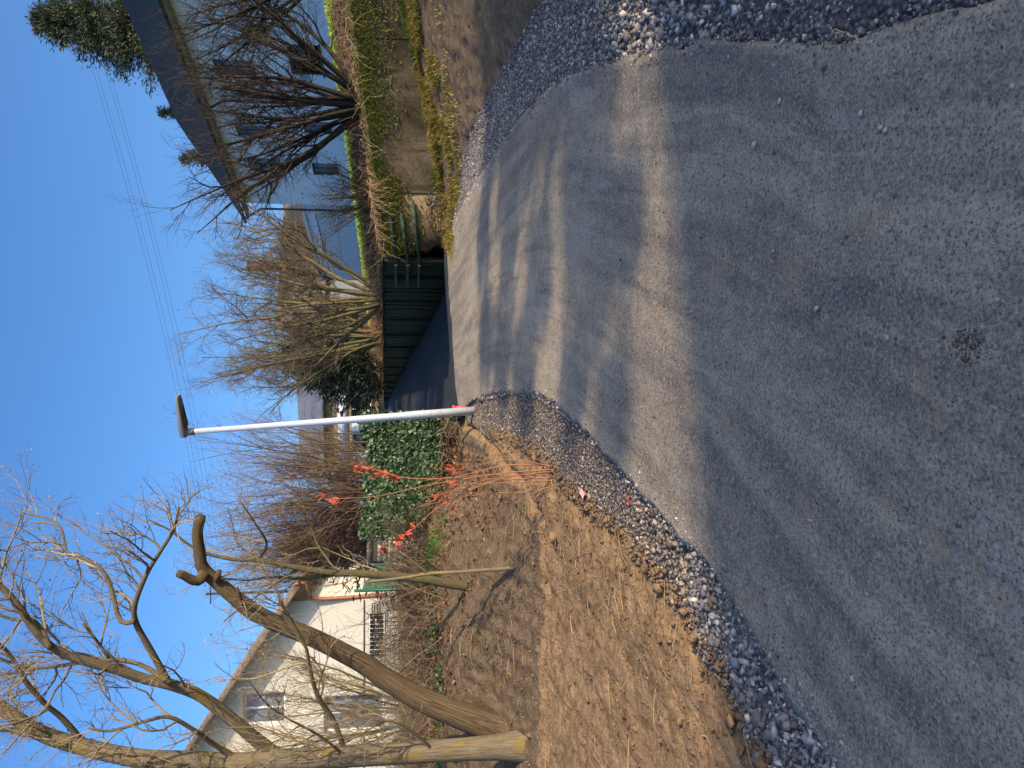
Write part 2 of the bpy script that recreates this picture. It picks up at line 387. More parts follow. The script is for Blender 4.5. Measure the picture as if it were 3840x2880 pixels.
    base = t.mix(t.val(dr, .48, .62, 0, .75), base, (0.071, 0.057, 0.024)); base = t.mix(t.val(n2, .54, .66, 0, .7), base, (0.086, 0.073, 0.025))
    base = t.mix(t.val(n3, .62, .78, 0, .7), base, (0.552, 0.439, 0.297)); base = t.mix(t.val(n3, .36, .22, 0, .7), base, (0.092, 0.066, 0.043))
    t.color(base); t.bump(t.math('ADD', n2, t.math('MULTIPLY', n3, .6)), .6, .02); M['concrete'] = t.m
    t = NT('green_plank', .9, .2); ob = t.coord('Object', (1, 1, .12)); n = t.noise(ob, 22, 5); n1 = t.noise(t.coord(), 2.2, 4); r = t.island()
    base = t.ramp(n, [(.3, (.018, .022, .012)), (.7, (.075, .072, .045))]); base = t.mix(t.val(n1, .42, .6, 0, .8), base, (.028, .058, .012))
    t.color(base); t.bump(n, .5, .01); M['plank'] = t.m
    t = NT('painted_board', .75, .3); ob = t.coord('Object', (1, 1, 1)); n = t.noise(ob, 9, 5); t.color(t.ramp(n, [(.3, (.016, .034, .022)), (.6, (.05, .085, .055)), (.78, (.14, .15, .09))])); M['green_board'] = t.m
    # plaster
    for nm, c in (('plaster_white', (.82, .84, .88)), ('plaster_cream', (.62, .57, .47)), ('plaster_blue', (.48, .52, .58))):
        t = NT(nm, .92, .2); ob = t.coord(); n = t.noise(ob, 1.2, 4); n2 = t.noise(ob, 70, 3)
        t.color(t.mix(t.val(n, .4, .7, 0, .25), c, tuple(v * .86 for v in c))); t.bump(n2, .2, .006); M[nm] = t.m
    t = NT('glazed_tile_wall', .6, .35); br = t.n.new('ShaderNodeTexBrick'); M['_'] = None
    br.offset = 0; br.inputs['Scale'].default_value = 1; br.inputs['Brick Width'].default_value = .16; br.inputs['Row Height'].default_value = .11; br.inputs['Mortar Size'].default_value = .012
    br.inputs['Color1'].default_value = (.70, .75, .82, 1); br.inputs['Color2'].default_value = (.62, .68, .76, 1); br.inputs['Mortar'].default_value = (.33, .37, .42, 1)
    t.link(t.coord('UV'), br.inputs['Vector']); t.color(br.outputs['Color']); M['tile_wall'] = t.m
    t = NT('dark_roof_tile', .7, .35); r = t.island(); ob = t.coord(); n = t.noise(ob, 3, 4); n2 = t.noise(t.coord('UV', (3.3, 0.01, 1)), 10, 1)
    w = t.n.new('ShaderNodeTexWave'); w.inputs['Scale'].default_value = 1.6; t.link(t.coord('UV', (1, 0, 0)), w.inputs['Vector'])
    c = t.ramp(n, [(.3, (0.038, 0.035, 0.031)), (.7, (0.086, 0.078, 0.068))]); t.color(t.mix(t.val(w.outputs['Fac'], 0, .35, .7, 0), c, (0.022, 0.022, 0.024))); t.bump(w.outputs['Fac'], .6, .03); M['roof_dark'] = t.m
    M['roof_brown'] = flat('brown_roof_tile', (.19, .145, .115), .85, .2, .35, 8)
    M['roof_grey'] = flat('grey_roof_sheet', (.16, .17, .20), .7, .3, .2, 5)
    M['soffit'] = flat('soffit_board', (.30, .25, .19), .8, .2, .2, 6)
    M['dark_metal'] = flat('dark_pipe', (.05, .055, .06), .5, .4, .2, 20)
    M['copper'] = flat('copper_pipe', (.42, .17, .09), .5, .5, .25, 15, .4)
    M['brick'] = flat('red_brick', (.30, .13, .08), .9, .2, .35, 14)
    M['frame_dark'] = flat('dark_window_frame', (.06, .05, .045), .6, .4)
    M['frame_white'] = flat('white_window_frame', (.74, .76, .78), .5, .4, .06)
    t = NT('window_glass', .06, .6); t.color((.012, .014, .018)); t.b.inputs['Coat Weight'].default_value = .4; M['glass'] = t.m
    t = NT('pale_blind_glass', .12, .6); t.color((.17, .22, .28)); M['glass_pale'] = t.m
    M['galv'] = flat('galvanised_steel', (.50, .52, .55), .45, .5, .12, 25, .15)
    M['lamp_grey'] = flat('lamp_housing', (.20, .205, .21), .5, .4, .1)
    M['lamp_dark'] = flat('lamp_underside', (.04, .04, .045), .4, .5, .1)
    # wood and twigs
    def bark(nm, c0, c1, lichen=None, la=.55, sc=1.0, lon=1.2, dist=.6):
        t = NT(nm, .95, .15); ob = t.coord('UV', (7, lon, 1)); n = t.noise(ob, 3.5 * sc, 8, .78, dist); n1 = t.noise(t.coord(), 5, 4, .6); n2 = t.noise(t.coord(), 60, 3)
        base = t.ramp(n, [(.32, c0), (.66, c1)])
        if lichen: base = t.mix(t.val(n1, la, la + .14, 0, .85), base, lichen)
        base = t.mix(t.val(n2, .62, .75, 0, .4), base, (.4, .37, .3))
        t.color(base); t.bump(n, .8, .02); M[nm] = t.m
    bark('bark_tree', (0.060, 0.043, 0.026), (0.296, 0.232, 0.149), (0.232, 0.168, 0.037), .52)
    bark('bark_limb', (0.117, 0.086, 0.043), (0.288, 0.225, 0.119), (0.306, 0.225, 0.043), .46)
    bark('bark_dead', (0.020, 0.013, 0.009), (0.230, 0.160, 0.090), None, 1.0, .9, .75, 1.6)
    bark('bark_dark', (0.015, 0.013, 0.009), (0.052, 0.042, 0.029), (0.077, 0.070, 0.025), .58)
    bark('bark_yellow', (0.104, 0.082, 0.041), (0.240, 0.191, 0.096), (0.208, 0.179, 0.052), .52)
    bark('bark_olive', (0.068, 0.055, 0.030), (0.152, 0.125, 0.064), (0.136, 0.133, 0.038), .5)
    def twig(nm, cs, rough=.85): M[nm] = islands(nm, [(i / (len(cs) - 1), c) for i, c in enumerate(cs)], rough, .2)
    twig('twig_tree', [(.12, .085, .05), (.34, .26, .14), (.22, .15, .085)])
    twig('twig_dark', [(0.020, 0.015, 0.011), (0.042, 0.031, 0.021), (0.091, 0.067, 0.041)])
    twig('twig_grey', [(0.067, 0.049, 0.032), (0.135, 0.104, 0.067), (0.168, 0.135, 0.083)])
    twig('twig_pink', [(0.122, 0.071, 0.046), (0.202, 0.122, 0.086), (0.165, 0.104, 0.061)])
    twig('twig_bramble', [(0.101, 0.065, 0.037), (0.211, 0.144, 0.085), (0.281, 0.205, 0.126), (0.156, 0.076, 0.044)])
    twig('twig_red', [(.24, .095, .055), (.36, .16, .085), (.30, .13, .075)])
    twig('twig_straw', [(.34, .21, .10), (.50, .36, .19), (.24, .14, .07)])
    def lv(nm, cs, tr=.2, rough=.6): M[nm] = islands(nm, [(i / (len(cs) - 1), c) for i, c in enumerate(cs)], rough, .3, tr)
    lv('leaf_ivy', [(.010, .024, .009), (.022, .050, .016), (.035, .07, .022), (.07, .11, .04), (.20, .24, .10)], .1, .35)
    lv('leaf_brown', [(.09, .045, .022), (.20, .10, .045), (.30, .165, .075), (.16, .075, .035)], .15)
    lv('leaf_orange', [(.50, .13, .045), (.62, .20, .075), (.42, .085, .04), (.58, .26, .13)], .25)
    lv('leaf_red', [(.50, .055, .035), (.60, .10, .05), (.42, .05, .035)], .25)
    lv('needle', [(.020, .036, .022), (.055, .080, .042), (.10, .115, .058), (.14, .12, .07)], .1)
    lv('needle_dark', [(.006, .012, .008), (.016, .028, .014), (.03, .045, .02)], .05)
    lv('grass_bank', [(.04, .07, .012), (.14, .18, .025), (.34, .31, .05), (.55, .38, .09), (.60, .33, .10), (.16, .11, .04), (.07, .10, .018)], .3)
    lv('grass_green', [(.035, .10, .012), (.07, .17, .02), (.12, .22, .035)], .25)
    lv('grass_lime', [(.30, .42, .035), (.44, .55, .06), (.52, .56, .11)], .3)
    lv('moss', [(.05, .055, .008), (.13, .14, .014), (.27, .26, .03), (.045, .045, .010)], .1, .9)
    lv('bud', [(.22, .11, .08), (.34, .20, .13), (.45, .30, .20)], .15)
    M['fence_green'] = flat('green_fence_wire', (.02, .11, .06), .5, .4, .15)
    M['pink_plastic'] = flat('pink_plastic', (.75, .38, .36), .5, .4, .3, 30)
    M['red_plastic'] = flat('red_plastic', (.65, .05, .05), .5, .4, .15)
    M['shed_cream'] = flat('cream_boards', (.72, .60, .38), .85, .2, .12, 6)
    M['tan_clad'] = flat('tan_cladding', (.42, .30, .17), .85, .2, .2, 4)
    M['cable'] = flat('black_cable', (.05, .05, .055), .6, .3)
    M['clod'] = M['earth']
    M['iron'] = flat('black_iron', (.015, .015, .017), .5, .4)
build_materials()

# ------------------------------------------------------------------ the lie of the land
FOOT = [(-60, 6.3), (-3.19, 6.3), (-1.9, 6.3), (-1.14, 6.39), (-.94, 7.1), (-.78, 8.57), (-.62, 9.86), (-.57, 11.04), (-.62, 12.5), (-1.05, 16), (-2.3, 27), (-4.1, 42), (-6, 60)]
GRL = [(2.2, -8), (2.6, -2), (2.75, 1.5), (2.92, 4), (3.02, 5.86), (3.18, 7.12), (3.26, 8.57), (3.24, 10.88), (3.02, 12.2), (2.69, 13.1), (2.3, 13.62), (2.24, 14.2), (1.7, 18.4), (.6, 27), (-1.25, 42), (-3, 56)]
W0 = np.array([5.9, 11.8]); WC = np.array([2.17, 13.75]); WD = (WC - W0) / np.linalg.norm(WC - W0); WL = np.linalg.norm(WC - W0)
PD = np.array([-1.45, 42.0]) - WC; PL = np.linalg.norm(PD); PD /= PL
WALL = [tuple(W0 - WD * 12), tuple(W0), tuple(WC), tuple(WC + PD * PL), tuple(WC + PD * 45)]
def roadz(y):
    y = np.asarray(y, float)
    return np.where(y < 44, .083 * np.maximum(y, -12), .083 * 44 + .03 * (y - 44))
def lane(x, y):                     # the climbing lane: a crest across it, then a dip before it climbs on
    x = np.asarray(x, float); y = np.asarray(y, float)
    d = (y - 13.25 - (x - 2.24) * .578) * .866
    return roadz(y) - .27 * sstep(d / 2.6) * (1 - sstep((y - 16) / 14)) + .02 * sstep((d + 1.5) / 1.5)
def H(x, y):
    x = np.asarray(x, float); y = np.asarray(y, float); z = lane(x, y)
    d, s = polydist(x, y, FOOT); dl = np.where(s > 0, d, 0)
    A = .16 + .42 * sstep((-x - .7) / 1.1)
    z = z + A * sstep(dl / 2.1) + .02 * sstep(dl / .06)
    d, s = polydist(x, y, GRL); dr = np.where(s < 0, d, 0)
    z = z + .31 * np.minimum(dr, 3.4) * sstep(dr / .5 + .35)
    return z
def hit(V, y):                      # where a line of sight meets the ground
    r = ray(V, y); t = np.arange(1.2, 70, .01); P = r[None] * t[:, None]
    h = H(P[:, 0], P[:, 1]); k = np.argmax(P[:, 2] + EYE < h)
    return np.array([P[k, 0], P[k, 1], h[k]])
def onH(x, y, lift=0.0): return np.stack([x, y, H(x, y) + lift], -1)

def resample(line, n):
    L = np.asarray(line, float); seg = np.linalg.norm(np.diff(L, axis=0), axis=1); cu = np.concatenate([[0], np.cumsum(seg)])
    t = np.linspace(0, cu[-1], n); return np.stack([np.interp(t, cu, L[:, k]) for k in range(L.shape[1])], -1)
def strip(A, B, nu, tv, zfun, skirt=.06):
    """sheet between two paired lines; returns V, F, UV and the (nu, nv) grid"""
    A = spline(A, nu) if len(A) > 2 else resample(A, nu); B = spline(B, nu) if len(B) > 2 else resample(B, nu)
    tv = np.asarray(tv)[None, :, None]; G = A[:, None, :] * (1 - tv) + B[:, None, :] * tv
    z = zfun(G[..., 0], G[..., 1]); nv = G.shape[1]
    V = np.concatenate([G, z[..., None]], -1)
    mid = G[:, nv // 2]; su = np.concatenate([[0], np.cumsum(np.linalg.norm(np.diff(mid, axis=0), axis=1))])
    w = np.linalg.norm(B - A, axis=1); uv = np.stack([np.broadcast_to(su[:, None], z.shape), (tv[0, :, 0][None] - .5) * w[:, None]], -1)
    i = np.arange(nu - 1)[:, None] * nv; j = np.arange(nv - 1)[None]
    F = np.stack([i + j, i + j + 1, i + nv + j + 1, i + nv + j], -1).reshape(-1, 4)
    V2 = V.reshape(-1, 3); UV = uv.reshape(-1, 2)
    if skirt:                      # turn the long edges down so that the sheet has a side
        for col, flip in ((0, False), (nv - 1, True)):
            e = np.arange(nu) * nv + col; lo = V2[e] - np.array([0, 0, skirt]); n0 = len(V2)
            V2 = np.vstack([V2, lo]); UV = np.vstack([UV, UV[e]]); k = np.arange(nu - 1)
            q = np.stack([e[:-1], e[1:], n0 + k + 1, n0 + k], -1); F = np.vstack([F, q[:, ::-1] if flip else q])
    return V2, F, UV, V
def struct(name, V, F, mat, uv=None, smooth=True):
    return tag(obj(name, mesh_np(name, V, F, uv), mat, None, smooth), kind='structure')

# one sheet out to the horizon, kept a little below the finer sheets laid over it
def far_sheet():
    def ax(lo, hi): 
        a = np.sinh(np.linspace(-1, 1, 121) * 6) / math.sinh(6); return np.where(a < 0, -a * lo, a * hi)
    X, Y = np.meshgrid(ax(-600, 600), 8 + ax(-500, 900), indexing='ij')
    z = H(X, Y); d, s = polydist(X, Y, WALL); dr = np.where(s < 0, d, 0)
    z = np.where(s < 0, np.minimum(np.maximum(z, roadz(Y) + .2 + .12 * np.maximum(dr - 2, 0)), 4.45), z) - .12
    dc, _ = polydist(X, Y, [(-1.6, -6), (-.1, 2.3), (1.2, 6), (1.3, 10), (.9, 13.5), (.25, 18.4), (-.9, 27.4), (-2.7, 41.2), (-3.9, 52)])
    z = np.minimum(z, 5.2) - 1.1 * (1 - sstep((dc - 2.2) / 2.0)); n = X.shape[1]
    i = np.arange(X.shape[0] - 1)[:, None] * n; j = np.arange(n - 1)[None]
    struct('ground', np.stack([X, Y, z], -1).reshape(-1, 3), np.stack([i + j, i + n + j, i + n + j + 1, i + j + 1], -1).reshape(-1, 4), M['ground'])
far_sheet()

RL = [(-2.9, -4), (-1.95, .3), (-1.26, 2.39), (-1.01, 2.93), (-.82, 3.37), (-.63, 4.1), (-.42, 4.85), (-.24, 5.66), (-.10, 6.6), (-.08, 7.94), (-.2, 10.05), (-.42, 11.5), (-.52, 12.8), (-.68, 15), (-1.0, 18.4), (-2.2, 27.4), (-4.0, 41.2), (-5.1, 52)]
RR = [(-.4, -4), (.56, .3), (1.07, 2.2), (1.31, 2.78), (1.54, 3.33), (1.88, 4.34), (2.14, 5.13), (2.38, 6.07), (2.56, 7.57), (2.64, 9.34), (2.66, 11.3), (2.5, 12.7), (2.2, 13.72), (1.93, 15.6), (1.55, 18.5), (.40, 27.4), (-1.42, 41.2), (-2.7, 52)]
def road_z(x, y):
    return lane(x, y) + .045 + .012 * (fbm(x, y, .6, 2, 3) - .5) + .008 * (fbm(x, y, 6, 3, 8) - .5)
V, F, UV, G = strip(RL, RR, 520, np.linspace(0, 1, 74), road_z, .09)
nz = (fbm(V[:, 0], V[:, 1], 5, 4, 5) - .5) * .05      # ragged edges
nz = nz + (fbm(V[:, 0], V[:, 1], 22, 3, 15) - .5) * .045; edge = np.clip((np.abs(UV[:, 1]) - .9) / .4, 0, 1); V[:, 0] += nz * edge * 1.8
struct('road', V, F, M['road'], UV)
X_, Y_ = np.meshgrid(np.arange(-2.0, 3.6, .1), np.arange(8.5, 15, .1), indexing='ij'); n_ = X_.shape[1]; i_ = np.arange(X_.shape[0] - 1)[:, None] * n_; j_ = np.arange(n_ - 1)[None]
struct('subsoil', np.stack([X_, Y_, np.minimum(H(X_, Y_), lane(X_, Y_) + .3) - .03], -1).reshape(-1, 3), np.stack([i_ + j_, i_ + n_ + j_, i_ + n_ + j_ + 1, i_ + j_ + 1], -1).reshape(-1, 4), M['earth'])
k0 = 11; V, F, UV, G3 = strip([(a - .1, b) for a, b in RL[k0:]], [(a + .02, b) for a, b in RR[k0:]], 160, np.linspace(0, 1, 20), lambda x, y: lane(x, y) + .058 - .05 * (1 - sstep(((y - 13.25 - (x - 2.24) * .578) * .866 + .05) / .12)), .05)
tag(struct('shaded_lane', V, F, M['asphalt'], UV), 'asphalt of the lane beyond the crest, darkened to carry its shade')

GLL = [(-2.6, -4), (-2.2, .3), (-1.75, 2.0), (-1.48, 2.84), (-1.36, 3.08), (-1.20, 3.46), (-1.12, 3.65), (-.99, 4.15), (-.88, 4.73), (-.84, 5.36), (-.74, 6.1), (-.62, 6.7), (-.57, 7.9), (-.60, 9.3), (-.52, 10.3), (-.50, 11.2)]
RLg = [(-2.2, -4), (-1.9, .3), (-1.36, 2.1), (-1.02, 2.84), (-.88, 3.08), (-.74, 3.46), (-.68, 3.7), (-.58, 4.1), (-.44, 4.7), (-.25, 5.36), (-.10, 6.1), (-.02, 6.7), (0.0, 7.9), (-.10, 9.3), (-.22, 10.3), (-.35, 11.2)]
def grav_z(x, y): return H(x, y) + .012 + .035 * (fbm(x, y, 5, 4, 21) - .5)
V, F, UV, GL_G = strip([(a - .06, b) for a, b in GLL], RLg, 260, np.linspace(0, 1, 30), grav_z, 0)
tag(struct('gravel_shoulder', V, F, M['gravel_bed'], UV), 'grey gravel shoulder between lane and brown earth')
GR_in = [(.5, -4), (.5, .3), (.95, 2.2), (1.18, 2.78), (1.4, 3.33), (1.72, 4.34), (1.98, 5.13), (2.22, 6.07), (2.40, 7.57), (2.48, 9.34), (2.5, 11.3), (2.38, 12.6), (2.1, 13.6)]
GR_out = [(2.7, -4), (2.8, .3), (2.95, 2.2), (3.0, 2.78), (3.05, 3.33), (3.1, 4.34), (3.15, 5.13), (3.2, 6.07), (3.35, 7.57), (3.42, 9.34), (3.34, 11.3), (3.0, 12.6), (2.45, 13.6)]
V, F, UV, GR_G = strip(GR_in, GR_out, 300, np.linspace(0, 1, 44), lambda x, y: grav_z(x, y) + .03 * sstep((x - 1.4) / 1.0) * 0 + .008, 0)
tag(struct('gravel_verge', V, F, M['gravel_bed'], UV), 'dark grey gravel verge right of the lane')

# bare earth left of the lane
def clod(x, y):
    a = fbm(x, y, 2.2, 4, 31); b = fbm(x, y, 11, 4, 37); c = np.abs(fbm(x, y, 24, 3, 41) - .5)
    return .10 * (a - .5) + .055 * (b - .5) - .05 * c * sstep((a - .3) * 4)
def earth_z(x, y):
    d, s = polydist(x, y, FOOT); inb = np.where(s > 0, d, 0)
    groove = -.05 * np.exp(-((np.where(s > 0, d, -d) - .02) / .05) ** 2)     # rut at the foot of the bank
    de, se = polydist(x, y, GLL); lip = .05 * sstep(de / .25) * np.where(se > 0, 1, 0)
    ribs = .010 * np.sin(x * 33 + 3 * fbm(x, y, 2, 2, 9)) * sstep(inb / .3) * sstep((1.8 - inb) / .4)   # bucket marks on the bank
    return H(x, y) + lip + clod(x, y) + groove + ribs
EA = [(-2.55, -3)] + [(a + .03, b) for a, b in GLL[1:]]
EB = [(-9, -3), (-9, .3), (-9, 1.5), (-9, 2.2), (-9, 2.9), (-9, 3.6), (-9, 4.2), (-9, 4.9), (-9, 5.6), (-9, 6.4), (-9, 7.2), (-9, 8.2), (-9, 9.4), (-9, 10.8), (-9, 12.2), (-9, 14.5)]
tv = np.linspace(0, 1, 270) ** 1.5
V, F, UV, E_G = strip(EA, EB, 400, tv, earth_z, .08)
eo = struct('earth_bank', V, F, M['earth']); eo.data.materials.append(M['dark_earth']); cx = V[F].mean(1); db, sb = polydist(cx[:, 0], cx[:, 1], FOOT)
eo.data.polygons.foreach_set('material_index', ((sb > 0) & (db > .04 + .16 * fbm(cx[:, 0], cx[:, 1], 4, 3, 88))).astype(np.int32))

# bank right of the lane, up to the retaining wall
BA = [(2.5, -4), (2.7, 1.5), (2.85, 4), (2.92, 5.86), (3.08, 7.12), (3.16, 8.57), (3.12, 10.6), (2.92, 12.0), (2.62, 12.9), (2.35, 13.5)]
wl_ = lambda a: tuple(W0 + WD * a + np.array([.2, .25]))
BB = [(16, -4), (15.5, 1.5), (14.5, 3.6), wl_(-7), wl_(-3.5), wl_(-1.2), wl_(1.0), wl_(2.4), wl_(3.3), wl_(4.2)]
def bank_z(x, y):
    return H(x, y) + .09 * (fbm(x, y, 1.6, 4, 51) - .5) + .06 * (fbm(x, y, 8, 4, 55) - .5) * 1.2
V, F, UV, B_G = strip(BA, BB, 300, np.linspace(0, 1, 120), bank_z, .05)
struct('right_bank', V, F, M['bank'])

# terrace behind the walls: a short slope, then lawn up to the white house
TA = [tuple(W0 - WD * 12 + np.array([.1, .12])), tuple(W0 + np.array([.1, .12])), tuple(WC + np.array([.12, .1])), (1.68, 18), (.55, 27), (-1.33, 42), (-2.5, 52)]
TZ = [3.0, 2.74, 2.27, 2.44, 2.86, 3.56, 4.0]
TB = [(23, 1), (14.4, 20.9), (10.7, 31), (8.6, 36.9), (6.1, 44), (3, 56), (1.5, 66)]
nu = 260; A_ = resample([(*p, z) for p, z in zip(TA, TZ)], nu); 
ca = np.concatenate([[0], np.cumsum(np.linalg.norm(np.diff(np.array(TA), axis=0), axis=1))]); cq = np.linspace(0, ca[-1], nu)
A_ = np.stack([np.interp(cq, ca, np.array(TA)[:, 0]), np.interp(cq, ca, np.array(TA)[:, 1]), np.interp(cq, ca, TZ)], -1)
B_ = np.stack([np.interp(cq, ca, np.array(TB)[:, 0]), np.interp(cq, ca, np.array(TB)[:, 1])], -1)
tv = np.linspace(0, 1, 90) ** 2.0
G2 = A_[:, None, :2] * (1 - tv[None, :, None]) + B_[:, None] * tv[None, :, None]
dd = np.linalg.norm(B_ - A_[:, :2], axis=1)[:, None] * tv[None]; dm = dd[:, -1:]
zz = A_[:, 2:3] + .45 * sstep(dd / 1.6) + np.maximum(dd - 1.2, 0) / (dm - 1.2) * (4.72 - A_[:, 2:3] - .45)
zz = zz + .05 * (fbm(G2[..., 0], G2[..., 1], 1.5, 3, 61) - .5)
LAWN = np.concatenate([G2, zz[..., None]], -1); LV = LAWN.reshape(-1, 3)
def lawnz(x, y):
    k = np.argmin((LV[:, 0] - x) ** 2 + (LV[:, 1] - y) ** 2); return LV[k, 2]
n = 90; i = np.arange(nu - 1)[:, None] * n; j = np.arange(n - 1)[None]
Fq = np.stack([i + j, i + j + 1, i + n + j + 1, i + n + j], -1).reshape(-1, 4)[:, ::-1]
lo_ = struct('lawn', LV, Fq, M['lawn'])
lo_.data.materials.append(M['bank']); lo_.data.polygons.foreach_set('material_index', (((dd[:-1, :-1] + dd[1:, 1:]) * .5 < 1.25) | (np.arange(nu - 1)[:, None] > .68 * nu)).astype(np.int32).ravel())

# ------------------------------------------------------------------ retaining wall of concrete, moss and boards on it
WF = Frame(W0, WD)
wtop = lambda a: 2.74 - .115 * a if a > -2.5 else 2.74 + .2875
rw = Root('retaining_wall', (*W0, 1.2), 'low mossy concrete retaining wall along the right bank', 'wall')
cuts = [-12, -8.2, -4.9, -1.75, .62, 3.0]
for a, b in zip(cuts[:-1], cuts[1:]):
    mb = MB(); off = rng.uniform(-.012, .012); g = .008
    na = max(2, int((b - a) / .12)); ss = np.linspace(a + g, b - g, na); zs = 12
    # front face as a fine grid with a rough surface, plus top and ends
    g0 = np.array([[WF.P(s, off + .012 * (vnoise(np.array(s * 5.0), np.array(z * 5.0), 4) - .5), z) for z in np.linspace(.3, wtop(s) - .01, zs)] for s in ss])
    top = np.array([WF.P(s, .28, wtop(s)) for s in ss]); bot = np.array([WF.P(s, .28, .3) for s in ss])
    g1 = np.concatenate([g0, top[:, None], bot[:, None]], 1); k = g1.shape[1]
    i = np.arange(na - 1)[:, None] * k; j = np.arange(k)[None]; j2 = (j + 1) % k
    mb.add(g1.reshape(-1, 3), np.stack([i + j, i + k + j, i + k + j2, i + j2], -1).reshape(-1, 4))
    for e in (0, na - 1):
        c0 = mb.n; ring = g1[e]; cen = ring.mean(0); idx = np.arange(k)
        T = np.stack([np.full(k, k), idx, (idx + 1) % k], -1); mb.add(np.vstack([ring, cen]), None, T if e else T[:, ::-1])
    Vv, Ff = mb.data(); rw.part('panel', Vv, Ff, M['concrete'])
# broken last stretch: an upper and a lower piece with a jagged crack before the boards
def prism(fr, outline, n0, n1):
    mb = MB(); k = len(outline); A = [fr.P(s, n0, z) for s, z in outline]; B = [fr.P(s, n1, z) for s, z in outline]
    ca_ = np.mean(A, 0); cb_ = np.mean(B, 0); idx = np.arange(k); i2 = (idx + 1) % k
    mb.add(np.vstack([A, B, [ca_], [cb_]]), np.stack([idx, i2, k + i2, k + idx], -1),
           np.vstack([np.stack([np.full(k, 2 * k), i2, idx], -1), np.stack([np.full(k, 2 * k + 1), k + idx, k + i2], -1)]))
    return mb.data()
crack = [(4.02, 2.28), (4.06, 2.1), (4.0, 1.95), (4.07, 1.8), (4.0, 1.66), (4.02, 1.5), (3.92, 1.36), (3.82, 1.2), (3.80, .6)]
Vv, Ff = prism(WF, [(3.008, .5), (3.8, .5)] + crack[::-1] + [(3.008, wtop(3.0))], .0, .28); rw.part('panel', Vv, Ff, M['concrete'])
Vv, Ff = prism(WF, [(s + .07, z) for s, z in crack[::-1]] + [(WL, 2.25), (WL, .6)], .07, .30); tag(rw.part('broken_slab', Vv, Ff, M['concrete']), 'cracked greenish end slab')
# moss hanging over the wall head
r = np.random.default_rng(5); n = 24000
s = r.uniform(-5, 4.1, n); drop = np.abs(r.normal(0, .19, n)) * (.35 + 1.3 * vnoise(s * 1.7, s * 0 + 3, 71)) * np.where(s < .4, 1.25, 1)
drop = np.minimum(drop, .75); tp = np.array([wtop(a) for a in s])
P0 = W0[None] + WD[None] * s[:, None]; outn = -WF.nv
back = r.uniform(0, .28, n) * (drop < .05)
C = np.stack([P0[:, 0] + outn[0] * (.012 - back), P0[:, 1] + outn[1] * (.012 - back), tp - drop + .02 * (drop < .05)], -1)
N = np.stack([np.full(n, outn[0]), np.full(n, outn[1]), np.full(n, .5)], -1) + r.normal(size=(n, 3)) * .5
Vv, Ff = leaf_quads(C, N, r.uniform(.014, .040, n), r, .8); rw.part('moss', Vv, Ff, M['moss'], kind='stuff')

# plank wall that carries on beside the shaded lane
PF = Frame(WC, PD)
ptop = lambda a: 2.255 + (3.56 - 2.255) * a / PL
pw = Root('plank_wall', (*(WC + PD * .1), 1.1), 'dark green mossy plank wall beside the shaded lane', 'wall')
a = .03; k = 0; pr = np.random.default_rng(11); shared = None
while a < PL - .5:
    w = pr.uniform(.13, .17); z0 = float(lane(WC[0] + PD[0] * a, WC[1] + PD[1] * a)) - .15; z1 = ptop(a) + pr.uniform(-.015, .015); n0 = pr.uniform(-.012, .02)
    if z1 - z0 < .2: break
    mb = MB(); PF.box(mb, a, a + w - .012, n0, n0 + .04, z0, z1); Vv, Ff = mb.data(); pw.part('plank', Vv, Ff, M['plank']); a += w; k += 1
mb = MB(); PF.box(mb, .02, PL - .6, .05, .09, 1.3, 1.31); 
for q in np.arange(1.05, 22, 1.9):
    mb = MB(); PF.box(mb, q, q + .09, -.06, -.014, float(lane(WC[0] + PD[0] * q, WC[1] + PD[1] * q)) - .15, ptop(q) - .03); Vv, Ff = mb.data(); pw.part('batten', Vv, Ff, M['plank'])
q0 = 0; mb = MB()
for q0, q1 in zip(np.arange(0, 26, 2.0), np.arange(2, 28, 2.0)):
    mb.hexa([PF.P(q0, -.03, ptop(q0) + .012), PF.P(q1, -.03, ptop(q1) + .012), PF.P(q1, .09, ptop(q1) + .012), PF.P(q0, .09, ptop(q0) + .012),
             PF.P(q0, -.03, ptop(q0) + .045), PF.P(q1, -.03, ptop(q1) + .045), PF.P(q1, .09, ptop(q1) + .045), PF.P(q0, .09, ptop(q0) + .045)])
Vv, Ff = mb.data(); pw.part('cap_board', Vv, Ff, M['plank'])

# three green boards nailed across the end of the concrete and onto the planks
for nm, (v0, y0), (v1, y1), (v2, y2), lab in (('upper', (1462, 800), (1484, 985), (1486, 1064), 'uppermost of three green boards nailed across the cracked wall'),
                                             ('middle', (1505, 800), (1528, 985), (1529, 1058), 'middle of three green boards nailed across the cracked wall'),
                                             ('lower', (1547, 748), (1571, 985), (1570, 1064), 'lowest of three green boards nailed across the cracked wall')):
    s0, z0 = WF.hit(v0, y0); s1, z1 = WF.hit(v1, y1 - 12); t1, zz1 = PF.hit(v2, y2)
    rt = Root('fence_board', WF.P(s0, -.02, z0 - .05), lab, 'board', 'green boards on the wall')
    def bar(fr, a, za, b, zb, n0, n1, h=.028):
        mb = MB(); mb.hexa([fr.P(a, n0, za - h), fr.P(b, n0, zb - h), fr.P(b, n1, zb - h), fr.P(a, n1, za - h), fr.P(a, n0, za + h), fr.P(b, n0, zb + h), fr.P(b, n1, zb + h), fr.P(a, n1, za + h)]); return mb.data()
    zc = z0 + (z1 - z0) * (WL + .06 - s0) / (s1 - s0)
    Vv, Ff = bar(WF, s0, z0, WL + .05, zc, -.040, -.014); rt.part('board', Vv, Ff, M['green_board'])
    Vv, Ff = bar(PF, -.02, zc, t1, zz1, -.095, -.066); rt.part('board', Vv, Ff, M['green_board'])

